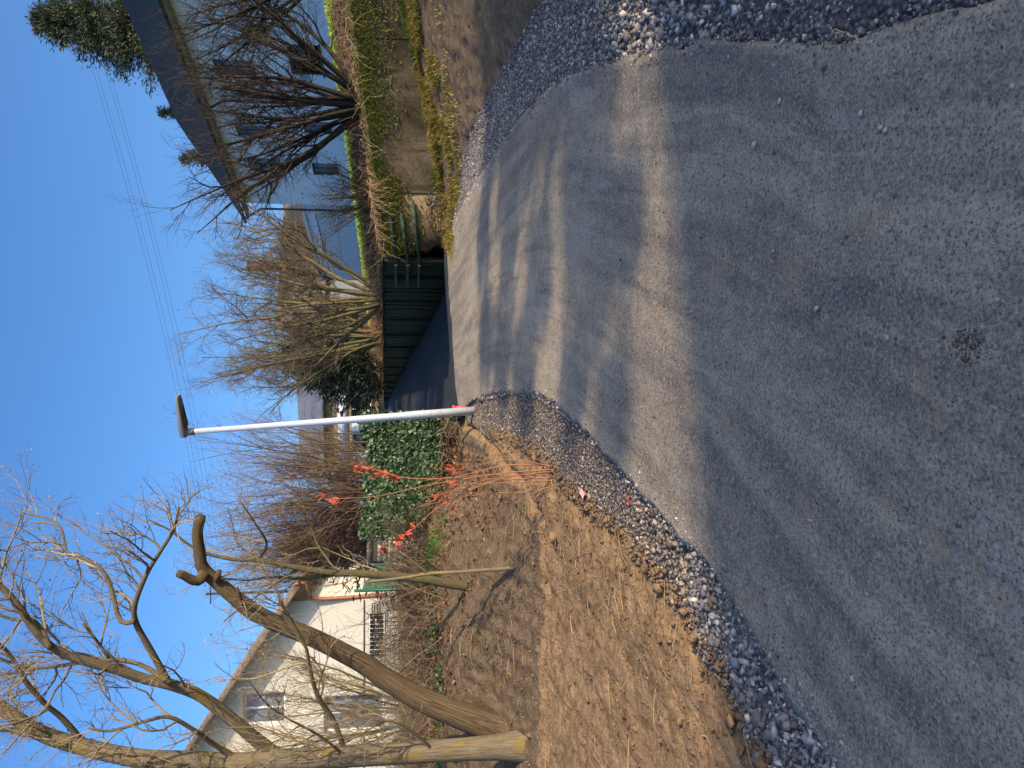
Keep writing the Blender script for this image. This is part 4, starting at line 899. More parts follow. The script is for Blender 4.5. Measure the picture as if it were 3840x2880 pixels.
def left_tree():
    b = hit(1968, 2796); Y = b[1]
    tr = np.vstack([[b[0], b[1], b[2] - .4], [b[0], b[1], b[2] - .02], px([(1900, 2800), (1700, 2812), (1450, 2828), (1200, 2842), (1000, 2850), (890, 2862), (700, 2852), (519, 2843), (334, 2806), (148, 2747), (0, 2650), (-220, 2520), (-480, 2440)], [Y, Y, Y + .1, Y + .3, Y + .5])])
    S = [(spline(tr, 48), np.interp(np.linspace(0, 1, 48), [0, .06, .10, .16, .4, .7, 1], [.19, .15, .112, .096, .088, .068, .03]))]
    def add(line, Ys, r0, r1, n=26): S.append((spline(px(line, Ys), n), np.linspace(r0, r1, n)))
    add([(1040, 2836), (950, 2765), (886, 2711), (753, 2610), (645, 2569), (540, 2545), (450, 2515), (356, 2488), (262, 2460), (185, 2421), (120, 2350), (74, 2280), (0, 2199), (-150, 2120)], [Y + .1, Y - .2, Y - .5, Y - .6], .062, .018, 40)
    add([(630, 2556), (560, 2430), (511, 2339), (505, 2270), (549, 2154), (600, 2070), (652, 1984), (671, 1902)], [Y - .25, Y - .5, Y - .8], .030, .010)
    add([(505, 2330), (460, 2335), (440, 2300), (415, 2199), (378, 2132), (320, 2095), (252, 2073), (230, 1984), (180, 1945), (90, 1925)], [Y - .45, Y - .3, Y + .2], .020, .006)
    add([(640, 2560), (520, 2490), (415, 2475), (300, 2485), (150, 2505), (60, 2490), (-80, 2440)], [Y - .3, Y - .1, Y + .2], .022, .010)
    add([(415, 2478), (360, 2400), (312, 2338)], [Y - .15, Y - .3], .014, .010, 8)
    add([(1299, 2832), (1250, 2700), (1193, 2615), (1160, 2500), (1146, 2424), (1093, 2329), (1045, 2244)], [Y + .1, Y - .2, Y - .4], .026, .009)
    add([(900, 2850), (800, 2790), (741, 2747), (640, 2690), (560, 2700), (420, 2740), (330, 2730)], [Y + .1, Y - .2, Y - .3], .026, .009)
    add([(334, 2812), (240, 2700), (170, 2640), (100, 2560), (40, 2460), (0, 2420), (-100, 2350)], [Y + .3, Y, Y - .2], .028, .012)
    add([(150, 2755), (80, 2740), (0, 2735), (-150, 2740)], [Y + .4, Y + .6], .03, .015, 10)
    add([(190, 2430), (130, 2330), (40, 2320), (-60, 2280)], [Y - .55, Y - .4, Y - .2], .022, .008, 14)
    add([(1640, 2835), (1580, 2770), (1500, 2715), (1420, 2700), (1340, 2690), (1240, 2650)], [Y, Y - .3, Y - .4], .016, .005, 16)
    add([(1300, 2840), (1200, 2760), (1090, 2700), (1000, 2640), (940, 2560)], [Y, Y - .4, Y - .8], .014, .004, 16)
    lv = [TW(5.0, .85, 50, .011, wig=.6, up=.3, seg=7, per_m=True, sides=5), TW(7, .36, 48, .0048, wig=.5, up=.25, seg=5), TW(5, .15, 45, .0026, wig=.4, up=.1, seg=2)]
    rt, out = woody('bare_tree', 'tall bare tree with mossy yellow limbs at the left edge', 'tree', b, S, lv, 'bark_tree', 'twig_tree', 3, sides=10, t0=.3, tips=(.10, .022, 'bud'))
    # the dead leaning trunk
    b2 = hit(1880, 2735); Y2 = b2[1]
    line = [(1870, 2735), (1678, 2663), (1555, 2610), (1432, 2536), (1363, 2488), (1177, 2393), (1018, 2329), (912, 2265), (806, 2175), (758, 2127), (748, 2064), (740, 2000), (752, 1936)]
    P = np.vstack([[b2[0] - .05, b2[1], b2[2] - .12], px(line, [Y2, Y2, Y2 - .1, Y2 - .2])])
    T = [(spline(P, 60), np.interp(np.linspace(0, 1, 60), [0, .06, .25, .5, .8, .93, 1], [.16, .135, .105, .085, .066, .048, .046]))]
    T.append((spline(px([(770, 2145), (745, 2178), (715, 2172), (690, 2158), (668, 2150)], [Y2 - .17, Y2 - .3]), 10), np.linspace(.05, .034, 10)))
    T.append((px([(812, 2178), (822, 2140)], [Y2 - .17, Y2 - .2]), [.03, .022])); T.append((px([(905, 2262), (890, 2205)], [Y2 - .16, Y2 - .35]), [.024, .012]))
    b3 = hit(1842, 2690); T.append((np.vstack([[b3[0], b3[1], b3[2] - .1], px([(1780, 2665), (1690, 2650), (1600, 2625)], [b3[1], Y2])]), [.075, .066, .045, .012]))
    lv = [TW(.28, .5, 55, .006, wig=.4, up=.2, seg=5, per_m=True), TW(4, .2, 45, .0025, seg=3)]
    woody('dead_tree', 'dead barkless trunk leaning right over the bank, sawn at the top', 'tree', b2, T, lv, 'bark_dead', 'twig_tree', 5, sides=12)
    # thinner tree right of it
    b4 = hit(1772, 2200); Y4 = b4[1]
    line = [(1765, 2200), (1680, 2188), (1593, 2172), (1445, 2157), (1298, 2148), (1257, 2150), (1124, 2130), (965, 2100), (880, 2098), (769, 2074), (700, 2037), (640, 1990), (560, 1950)]
    T = [(spline(np.vstack([[b4[0], b4[1], b4[2] - .1], px(line, [Y4, Y4, Y4 + .2])]), 44), np.interp(np.linspace(0, 1, 44), [0, .3, .6, 1], [.052, .042, .026, .007]))]
    def add2(line, Ys, r0, r1, n=18): T.append((spline(px(line, Ys), n), np.linspace(r0, r1, n)))
    add2([(1250, 2152), (1150, 2168), (1010, 2165), (930, 2175), (820, 2168), (700, 2160)], [Y4, Y4 + .3, Y4 + .5], .022, .006)
    add2([(965, 2102), (1000, 2040), (955, 1960), (905, 1885)], [Y4 + .1, Y4 - .2, Y4 - .3], .016, .006, 12)
    add2([(1010, 2105), (900, 2050), (870, 1960), (855, 1900)], [Y4 + .1, Y4 + .3, Y4 + .4], .013, .004, 12)
    add2([(1270, 2150), (1190, 2040), (1140, 1880), (1110, 1770)], [Y4, Y4 + .5, Y4 + .8], .013, .004, 14)
    add2([(1124, 2130), (1000, 2210), (900, 2280), (840, 2330)], [Y4, Y4 + .3, Y4 + .6], .014, .005, 12)
    lv = [TW(3.0, .7, 45, .008, wig=.5, up=.3, seg=6, per_m=True), TW(5, .3, 45, .0038, wig=.45, seg=4), TW(4, .13, 42, .0024, seg=3)]
    woody('slender_tree', 'slender bare tree right of the dead trunk on the bank', 'tree', b4, T, lv, 'bark_olive', 'twig_tree', 8, sides=8)
    # loose forked pole standing against it
    b5 = hit(1944, 2130); P = px([(1944, 2130), (1800, 2139), (1700, 2146), (1608, 2151), (1519, 2166), (1386, 2181)], [b5[1], b5[1] + .2, b5[1] + .5]); mb = MB(); tube(mb, spline(P, 24), np.linspace(.020, .012, 24), 8)
    rt = Root('forked_pole', b5, 'pale forked pole propped upright on the bank against the slender tree', 'pole'); V, F = mb.data(); rt.part('shaft', V, F, M['bark_tree'], True)
    mb = MB(); tube(mb, spline(px([(1605, 2151), (1560, 2115), (1509, 2074)], [b5[1] + .28, b5[1] + .2]), 8), np.linspace(.015, .008, 8), 7); V, F = mb.data(); rt.part('fork', V, F, M['bark_tree'], True)
left_tree()

def vase(name, label, cat, base, n, h, spread, r0, lv, barkm, twigm, seed, lean=(0, 0), wig=.18, group=None, tips=None, spread_y=None, up=.25):
    r = np.random.default_rng(seed); S = []; base = np.asarray(base, float)
    for k in range(n):
        a = 2 * math.pi * k / n + r.uniform(-.3, .3); q = r.uniform(.25, 1.0)
        sp = spread * q; d = np.array([math.cos(a) * sp + lean[0], math.sin(a) * (spread_y if spread_y is not None else spread) * q + lean[1], 1.0])
        ln = h * r.uniform(.75, 1.08) / (d[2] / np.linalg.norm(d)); ln = min(ln, h * 1.25)
        P, R = limb(base + np.array([math.cos(a), math.sin(a), 0]) * .10 + np.array([0, 0, -.12]), d, ln, r0 * r.uniform(.7, 1.15), r0 * .12, r, 10, wig, up)
        S.append((P, R))
    return woody(name, label, cat, base, S, lv, barkm, twigm, seed + 50, group, sides=6, tips=tips, t0=.22)
def at_lawn(x, y): return np.array([x, y, lawnz(x, y)])
# big spreading shrub in front of the white house
lv = [TW(9, 1.0, 36, .018, wig=.4, up=.2, seg=6, sides=4), TW(7, .5, 40, .0075, wig=.5, up=.12, seg=5), TW(5, .22, 44, .0036, wig=.5, seg=2)]
vase('spreading_shrub', 'large dark many-stemmed bare shrub on the wall before the white house', 'shrub', at_lawn(4.72, 13.2), 23, 2.9, 1.3, .050, lv, 'bark_dark', 'twig_dark', 21, (.05, .1), .24, spread_y=.6)
vase('spreading_shrub', 'bare shrub leaning over the wall at the upper right corner', 'shrub', at_lawn(7.3, 13.6), 10, 2.6, .8, .045, lv, 'bark_dark', 'twig_dark', 23, (-.25, .1), .22, spread_y=.5)
vase('spreading_shrub', 'low brown bare bush on the wall head left of the big shrub', 'shrub', at_lawn(3.35, 14.1), 18, 1.0, .95, .016, [TW(8, .42, 40, .006, wig=.4, up=.1, seg=4), TW(7, .2, 42, .003, seg=3)], 'bark_olive', 'twig_bramble', 25, tips=(.25, .035, 'moss'))
# pale many-stemmed shrub beside the plank wall
lv = [TW(9, 1.2, 32, .018, wig=.55, up=.15, seg=6, sides=4), TW(8, .6, 42, .008, wig=.6, up=.1, seg=4), TW(6, .28, 46, .0045, wig=.55, seg=2)]
vase('multi_stemmed_shrub', 'pale yellow-stemmed bare shrub above the plank wall', 'shrub', at_lawn(1.95, 18), 13, 3.9, .8, .062, lv, 'bark_yellow', 'twig_grey', 31, (.02, .05), .26, tips=(.03, .04, 'leaf_brown'))
vase('multi_stemmed_shrub', 'tangled bare shrub with mossy limbs left of the pale stems', 'shrub', at_lawn(1.35, 22.5), 11, 4.5, .6, .06, lv, 'bark_olive', 'twig_grey', 33, (-.2, .0), .34)
vase('red_twig_bush', 'small bush of upright reddish shoots on the plank wall', 'bush', at_lawn(1.45, 20.2), 9, .95, .35, .012, [TW(3, .35, 25, .005, up=.4, seg=3)], 'twig_red', 'twig_red', 35)
# trees behind
lvb = [TW(12, 1.7, 38, .03, wig=.35, up=.25, seg=5, sides=4), TW(7, .85, 42, .015, wig=.4, seg=3), TW(6, .44, 46, .009, wig=.4, seg=2)]
vase('background_tree', 'brown twiggy tree above the garage roof', 'tree', (8.6, 50, 4.5), 12, 8.2, .5, .10, lvb, 'bark_olive', 'twig_pink', 41, tips=(.06, .10, 'leaf_brown'))
vase('background_tree', 'yellowish twiggy tree standing left of the garage', 'tree', (4.6, 50, 4.5), 10, 8.8, .45, .10, lvb, 'bark_olive', 'twig_grey', 42)
vase('background_tree', 'bare tree behind the evergreen at the lane end', 'tree', (1.2, 46, 4.0), 10, 9.0, .42, .10, lvb, 'bark_olive', 'twig_grey', 43)
vase('background_tree', 'faint bare tree between cream house and copper shrub', 'tree', (-7.6, 34, 3.0), 8, 6.5, .4, .08, lvb, 'bark_olive', 'twig_grey', 44)
vase('background_tree', 'bare tree rising behind the cream house roof at far left', 'tree', (-17, 30, 3.0), 9, 11.5, .4, .12, lvb, 'bark_olive', 'twig_grey', 45)
def shade_pine(label, seed, t, clumps):
    """pine added out of view towards the sun; each clump of its crown shades the patch (x, y, rx, rz) of the lane"""
    r = np.random.default_rng(seed); TE = math.tan(SUN_EL); P = np.array([[gx + SH[0] * t, gy + SH[1] * t, float(roadz(gy)) + TE * t] for gx, gy, _, _ in clumps]); c = P.mean(0); b = np.array([c[0], c[1], .2])
    rt = Root('shade_tree', b, label, 'tree'); mb = MB(); tube(mb, [b - [0, 0, .5], b + [.2, .1, c[2] * .5], c], [.2, .16, .1], 8)
    for p in P: tube(mb, spline([c - [0, 0, 1.5], (c + p) / 2 - [0, 0, .5], p], 8), np.linspace(.08, .03, 8), 5)
    V, F = mb.data(); rt.part('trunk', V, F, M['bark_dark']); Cs = []; Ds = []
    for p, (_, _, rx_, rz_) in zip(P, clumps):
        m_ = int(900 * max(.4, rx_) * max(.4, rz_)); q = r.normal(size=(m_, 3)); q /= np.linalg.norm(q, axis=1, keepdims=True); q *= r.uniform(.1, 1, m_)[:, None] ** .6; Cs.append(p + q * [rx_, rx_, rz_]); Ds.append(q + r.normal(size=(m_, 3)) * .5)
    C = np.concatenate(Cs); D = np.concatenate(Ds); V, F = leaf_quads(C, D, r.uniform(.16, .34, len(C)), r, .5); rt.part('crown', V, F, M['needle'], kind='stuff')
# unseen pines, added and shaped so that light reaches the lane in bands
shade_pine('unseen pine added to shade the lane, nearest the house', 401, 24.0, [(.7, 5.2, .6, .26), (1.6, 5.3, .75, .30), (2.5, 5.5, .8, .40), (3.3, 6.0, .8, .6)])
shade_pine('second unseen pine added to shade the lane', 402, 26.0, [(2.6, 6.8, .75, .5), (2.1, 7.9, .7, .42), (3.2, 7.6, .8, .7), (3.0, 9.0, .7, .5)])
shade_pine('third unseen pine added to shade the lane, thin crowned', 403, 25.0, [(.9, 6.6, .55, .14), (.3, 8.4, .6, .14), (1.6, 9.6, .6, .16), (-.1, 5.6, .4, .10), (.9, 4.55, .5, .07), (.1, 7.3, .6, .08), (1.3, 8.0, .5, .08), (.5, 9.4, .6, .08), (-.2, 4.7, .4, .06)])
# coppery shrub behind the ivy, thin shoots by the lamp
lvc = [TW(9, 1.0, 30, .012, wig=.3, up=.4, seg=5, sides=4), TW(8, .5, 36, .0058, wig=.35, up=.25, seg=4), TW(4, .25, 40, .0036, wig=.3, seg=2)]
gz = lambda x, y: float(H(x, y))
vase('copper_shrub', 'dense coppery upright shrub behind the ivy wall', 'shrub', (-1.95, 14.6, gz(-1.95, 14.6)), 30, 3.95, .44, .030, lvc, 'bark_olive', 'twig_pink', 51, tips=(.10, .035, 'leaf_brown'))
vase('copper_shrub', 'brown leafy shrub left of the coppery shrub', 'shrub', (-3.0, 15.2, gz(-3.0, 15.2)), 16, 2.7, .4, .026, lvc, 'bark_olive', 'twig_pink', 52, tips=(.22, .045, 'leaf_brown'))
vase('young_shoots', 'long thin bare shoots rising from the ivy left of the lamp', 'shrub', (-1.05, 12.9, gz(-1.05, 12.9)), 5, 4.1, .13, .022, [TW(5, .7, 26, .007, wig=.2, up=.5, seg=4), TW(3, .25, 35, .003, seg=3)], 'bark_olive', 'twig_dark', 53, wig=.12)
vase('overgrown_shrub', 'grey tangled shrub behind the trees before the cream house', 'shrub', (-6.2, 14.5, gz(-6.2, 14.5)), 12, 3.4, .5, .03, lvc, 'bark_olive', 'twig_tree', 54)
vase('overgrown_shrub', 'dense twiggy crown behind the tall tree at far left', 'shrub', (-7.3, 13.0, gz(-7.3, 13.0)), 12, 4.9, .35, .04, lvc, 'bark_olive', 'twig_tree', 55)

def conifer(name, label, base, h, r0, seed, needle='needle', n=70, bare=.12, dens=1.0, size=.3, sh=1.0, mx=None):
    r = np.random.default_rng(seed); base = np.asarray(base, float); rt = Root(name, base, label, 'conifer'); mb = MB()
    tube(mb, [base + [0, 0, -.2], base + [0, 0, h * .6], base + [0, 0, h]], [.02 * h, .010 * h, .01], 7); V, F = mb.data(); rt.part('trunk', V, F, M['bark_dark'])
    C = []; D = []; br = MB()
    for k in range(n):
        t = bare + (1 - bare) * (k / n) ** .85; a = r.uniform(0, 2 * math.pi); ln = r0 * (1 - t) ** .75 * r.uniform(.65, 1.15) + .05 * r0
        p0 = base + [0, 0, h * t]; el = .25 + .5 * t; d = np.array([math.cos(a), math.sin(a), el])
        P, R = limb(p0, d, ln, .012 * h * (1 - t) + .012, .006, r, 7, .25, .0, .75); tube(br, P, R, 4, False)
        m = int(ln / .16 * 5.5 * dens) + 4; q = r.uniform(.15, 1, m) ** .8; idx = np.clip((q * 7).astype(int), 0, 6); u = (q * 7 - idx)[:, None]
        pt = P[idx] * (1 - u) + P[idx + 1] * u; tg = P[idx + 1] - P[idx]; tg /= np.linalg.norm(tg, axis=1, keepdims=True)
        of = r.normal(size=(m, 3)) * np.array([1, 1, .55]) * (.10 + .16 * ln * (1 - q[:, None] * .6)) * sh; C.append(pt + of); D.append(tg + of / (np.linalg.norm(of, axis=1, keepdims=True) + 1e-6) * .9)
    V, F = br.data(); rt.part('branches', V, F, M['bark_dark'], kind='stuff')
    C = np.concatenate(C); D = np.concatenate(D); D /= np.linalg.norm(D, axis=1, keepdims=True); m = len(C)
    sz = r.uniform(.6, 1.3, m)[:, None] * size; Vs = []; Fs = []
    for q in range(2):             # every spray is two crossed slivers
        s = np.cross(D, r.normal(size=(m, 3))); s /= np.linalg.norm(s, axis=1, keepdims=True); o = r.normal(size=(m, 3)) * .25 * sz; d2 = D + r.normal(size=(m, 3)) * .4
        Vs.append(np.stack([C + o - d2 * sz * .5, C + o + s * sz * .13, C + o + d2 * sz * .5, C + o - s * sz * .13], 1).reshape(-1, 3))
    V = np.concatenate(Vs); F = (np.arange(m * 3)[:, None] * 4 + np.array([[0, 1, 2, 3]])); rt.part('crown', V, F, M[needle], kind='stuff')
conifer('spruce_tree', 'tall spruce rising behind the white house roof', (23.0, 52, 4.5), 21.4, 7.2, 61, n=330, dens=1.1, size=.25, bare=.4)
conifer('spruce_tree', 'small spruce top peeping over the white house ridge', (18.2, 54, 4.5), 14.6, 2.2, 62, n=90, dens=.7, size=.32, bare=.5)
conifer('spruce_tree', 'second small spruce top over the roof left of the first', (15.2, 54, 4.5), 13.2, 2.0, 64, n=80, dens=.7, size=.32, bare=.5)
conifer('yew_tree', 'black-green yew overhanging the shaded lane', at_lawn(.95, 26.5) - [0, 0, .1], 3.3, 1.7, 63, 'needle_dark', 110, .03, 1.0, .2, 1.3)
conifer('yew_tree', 'dark evergreen filling the far end of the plank wall', at_lawn(.2, 31) - [0, 0, .1], 3.0, 1.8, 66, 'needle_dark', 90, .03, .9, .24, 1.3)
conifer('yew_tree', 'dark broad evergreen between copper shrub and slender tree', (-3.7, 18.0, gz(-3.7, 18.0)), 2.9, 1.15, 65, 'needle_dark', 80, .04, 1.0, .15, 1.4)

# ------------------------------------------------------------------ hedges and ground cover
def ivy_wall():
    r = np.random.default_rng(71); xa, xb, y0 = -.47, -2.22, 12.0
    zb = gz(-1.4, 12) - .4; base = np.array([-1.45, 12.2, gz(-1.45, 12.1)])
    rt = Root('ivy_wall', base, 'wall smothered in dark glossy ivy left of the lamp', 'ivy wall'); mb = MB()
    fr = Frame((xb, y0 + .15), (xa - .12 - xb, .0)); fr.nv = np.array([0., 1.]); w = xa - .12 - xb; top = dep(1385, 1750, 12)[2]
    fr.box(mb, .05, w, .12, .5, zb, top); V, F = mb.data(); rt.part('wall', V, F, M['bark_dark'])
    # return along the lane
    f2 = Frame((xa - .1, y0 + .3), (-.16, 1)); f2.nv = np.array([-.98, -.16]); mb = MB(); 
    f2.box(mb, 0.4, 22, .05, .35, .4, top - .1); V, F = mb.data(); rt.part('return_wall', V, F, M['bark_dark'])
    def shell(n, lo, hi):
        u = r.uniform(lo, hi, n); v = r.uniform(0, 1, n) ** .85; lump = .16 * fbm(u, v * 1.6, 3.2, 3, 5)
        edge = top + .05 + .5 * (fbm(u, u * 0, 4, 3, 9) - .4); x = xb - .1 + u * (w + .2) + r.uniform(-.1, .1, n); z = zb + .55 + (edge - zb - .55) * v
        y = y0 + .10 - lump - .05 * r.random(n) + .22 * np.clip((v - .88) / .12, 0, 1) * r.random(n)
        return np.stack([x, y, z], -1)
    C = shell(11000, 0, 1); N = np.stack([r.normal(0, .45, len(C)), np.full(len(C), -1.0), r.uniform(-.1, .9, len(C))], -1)
    V, F = leaf_quads(C, N, r.uniform(.035, .085, len(C)), r, .95, .3); rt.part('leaves', V, F, M['leaf_ivy'], kind='stuff')
    n = 4500; a = r.uniform(0, 1, n) ** 1.6 * 22; v = r.uniform(0, 1, n); nn = .02 - .12 * fbm(a, v * 1.5, 2.5, 3, 6); z = .9 + .06 * a * 0 + (top - .75) * v * (1 + .1 * vnoise(a * 2, a * 0, 3))
    C = np.array([f2.P(p, q, zz) for p, q, zz in zip(a, nn, z)]); N = np.stack([np.full(n, 1.0), r.normal(0, .5, n), r.uniform(-.1, .9, n)], -1)
    V, F = leaf_quads(C, N, r.uniform(.04, .09, n), r, .95, .3); rt.part('leaves', V, F, M['leaf_ivy'], kind='stuff')
    # dry root skirt under it
    out = MB(); n = 260; x = r.uniform(xb, xa - .05, n); P = np.stack([x, np.full(n, y0 - .12), H(x, np.full(n, y0 - .1)) + r.uniform(.0, .25, n)], -1)
    D = np.stack([r.normal(0, .6, n), r.uniform(-.8, -.1, n), r.normal(-.2, .5, n)], -1); st = np.cumsum(np.repeat(D[:, None], 4, 1) * .07 + r.normal(size=(n, 4, 3)) * .03, 1)
    PP = np.concatenate([P[:, None], P[:, None] + st], 1); PP[..., 2] = np.maximum(PP[..., 2], H(PP[..., 0], PP[..., 1]) + .005); tube_batch(out, PP, np.broadcast_to(np.linspace(.006, .002, 5), (n, 5)), 3); V, F = out.data(); rt.part('roots', V, F, M['twig_bramble'], kind='stuff')
ivy_wall()

def thicket(name, label, n, xr, yr, h, seed, mat='twig_bramble', sub=3, lean=.7):
    """arching bramble canes with side shoots"""
    r = np.random.default_rng(seed); x = r.uniform(*xr, n); y = r.uniform(*yr, n); B = onH(x, y, -.02); a = r.uniform(0, 2 * math.pi, n); ln = h * r.uniform(.5, 1.4, n); k = 7
    D = np.stack([np.cos(a) * lean, np.sin(a) * lean, np.full(n, 1.0)], -1)[:, None] + np.cumsum(r.normal(size=(n, k, 3)) * .16, 1); D[..., 2] -= np.linspace(0, 1.25, k)[None] * r.uniform(.3, 1.1, n)[:, None]
    D /= np.linalg.norm(D, axis=2, keepdims=True); P = np.concatenate([B[:, None], B[:, None] + np.cumsum(D * (ln / k)[:, None, None], 1)], 1)
    P[..., 2] = np.maximum(P[..., 2], H(P[..., 0], P[..., 1]) + .01); R = np.broadcast_to(np.linspace(.0055, .0018, k + 1), (n, k + 1))
    mb = MB(); tube_batch(mb, P, R, 3)
    for q in grow([(P[i], R[i]) for i in range(n)], [TW(sub, h * .42, 48, .003, wig=.4, seg=3)], r, .2): tube_batch(mb, *q)
    c = np.array([np.mean(xr), np.mean(yr)]); rt = Root(name, (c[0], c[1], gz(*c)), label, 'thicket'); V, F = mb.data(); rt.part('canes', V, F, M[mat], kind='stuff'); return rt
thicket('bramble_thicket', 'tangle of bare brown brambles on top of the left bank', 650, (-5.9, -2.2), (8.7, 12.0), 1.05, 81, sub=4)
thicket('bramble_thicket', 'dense bare brambles at the far left behind the tree trunk', 380, (-9, -4.6), (7.9, 12), 1.05, 82, sub=4)
thicket('bramble_thicket', 'dark bare brambles between ivy wall and slender tree', 300, (-3.2, -2.1), (9.4, 12.8), .95, 83, 'twig_dark', 4)
hg = thicket('bare_hedge', 'dark bare hedge with withered leaves in front of the cream house', 480, (-9.5, -3.75), (12.6, 14.2), .85, 85, 'twig_dark', 5, .5)
r_ = np.random.default_rng(86); n_ = 6000; x_ = r_.uniform(-9.5, -3.75, n_); y_ = r_.uniform(12.5, 14.2, n_); C_ = np.stack([x_, y_, H(x_, y_) + r_.uniform(0, .55, n_) ** 1.1], -1); V, F = leaf_quads(C_, r_.normal(size=(n_, 3)), r_.uniform(.03, .07, n_), r_, .6)
o_ = hg.part('withered_leaves', V, F, M['leaf_brown'], kind='stuff')
t_ = thicket('root_tangle', 'dead roots and thin twigs trailing over the bank face', 150, (-5.5, -1.0), (7.2, 9.0), .30, 84, sub=2, lean=1.6)

def terrace_cover():
    r = np.random.default_rng(91); n = 900
    # brown bare hedge strip on the slope above the walls
    def at_strip(u, q): 
        i = np.clip((u * 259).astype(int), 0, 259); k = np.clip((np.sqrt(q) * 89).astype(int), 0, 89); return LAWN[i, k]
    dd_ = np.linalg.norm(B_ - A_[:, :2], axis=1)
    rt = Root('clipped_hedge', tuple(W0 + WD * 2 + np.array([.6, .7])) + (2.7,), 'low bare brown hedge strip along the wall heads', 'hedge')
    u = r.uniform(.10, .74, n * 4); i = (u * 259).astype(int); q = r.uniform(.1, 1.15, len(u)) / dd_[i]; B0 = at_strip(u, q); m = len(B0); k = 4
    D = r.normal(size=(m, 1, 3)) * np.array([.8, .8, .35]) + np.array([0, 0, .55]) + np.cumsum(r.normal(size=(m, k, 3)) * .45, 1); D /= np.linalg.norm(D, axis=2, keepdims=True)
    P = np.concatenate([B0[:, None] - [0, 0, .03], B0[:, None] + np.cumsum(D * r.uniform(.05, .13, m)[:, None, None], 1)], 1); mb = MB(); tube_batch(mb, P, np.broadcast_to(np.linspace(.005, .0018, k + 1), (m, k + 1)), 3)
    V, F = mb.data(); rt.part('twigs', V, F, M['twig_bramble'], kind='stuff')
    m = 19000; u = r.uniform(.10, .80, m); i = (u * 259).astype(int); q = r.uniform(.0, 1.25, m) / dd_[i]; C = at_strip(u, q) + r.normal(size=(m, 3)) * .03 + [0, 0, .03]
    V, F = leaf_quads(C, r.normal(size=(m, 3)) + [0, 0, 1], r.uniform(.03, .07, m), r, .6); rt.part('leaf_litter', V, F, M['leaf_brown'], kind='stuff')
    # trailing twigs hanging over the wall near the green boards
    m = 190; s = np.concatenate([r.normal(3.1, .35, 130), r.uniform(.2, 4, 60)]); P0 = np.stack([W0[0] + WD[0] * s + .05, W0[1] + WD[1] * s + .05, 2.74 - .115 * s + .05], -1); k = 6
    D = np.concatenate([-WF.nv * .7, [.1]])[None, None] + np.array([WD[0], WD[1], 0])[None, None] * r.normal(0, .5, m)[:, None, None] + r.normal(size=(m, k, 3)) * .25; D[..., 2] -= np.linspace(0, 1.6, k)[None]; D /= np.linalg.norm(D, axis=2, keepdims=True)
    P = np.concatenate([P0[:, None], P0[:, None] + np.cumsum(D * (r.uniform(.15, 1, m) ** 2 * .13)[:, None, None], 1)], 1); mb = MB(); tube_batch(mb, P, np.broadcast_to(np.linspace(.004, .0015, k + 1), (m, k + 1)), 3); V, F = mb.data(); rt.part('hanging_twigs', V, F, M['twig_straw'], kind='stuff')
    # short lawn grass where the lawn edge shows
    m = 26000; u = r.uniform(.12, .66, m); i = (u * 259).astype(int); q = r.uniform(1.2, 7.5, m) / dd_[i]; C = at_strip(u, q) + np.concatenate([r.normal(size=(m, 2)) * .12, np.zeros((m, 1))], 1)
    V, F = blades(C, r.uniform(.03, .08, m), r, .5, .009); tag(obj('lawn_grass', mesh_np('lawn_grass', V, F), M['grass_lime']), 'short lime green lawn grass before the white house', 'grass', kind='stuff')
terrace_cover()

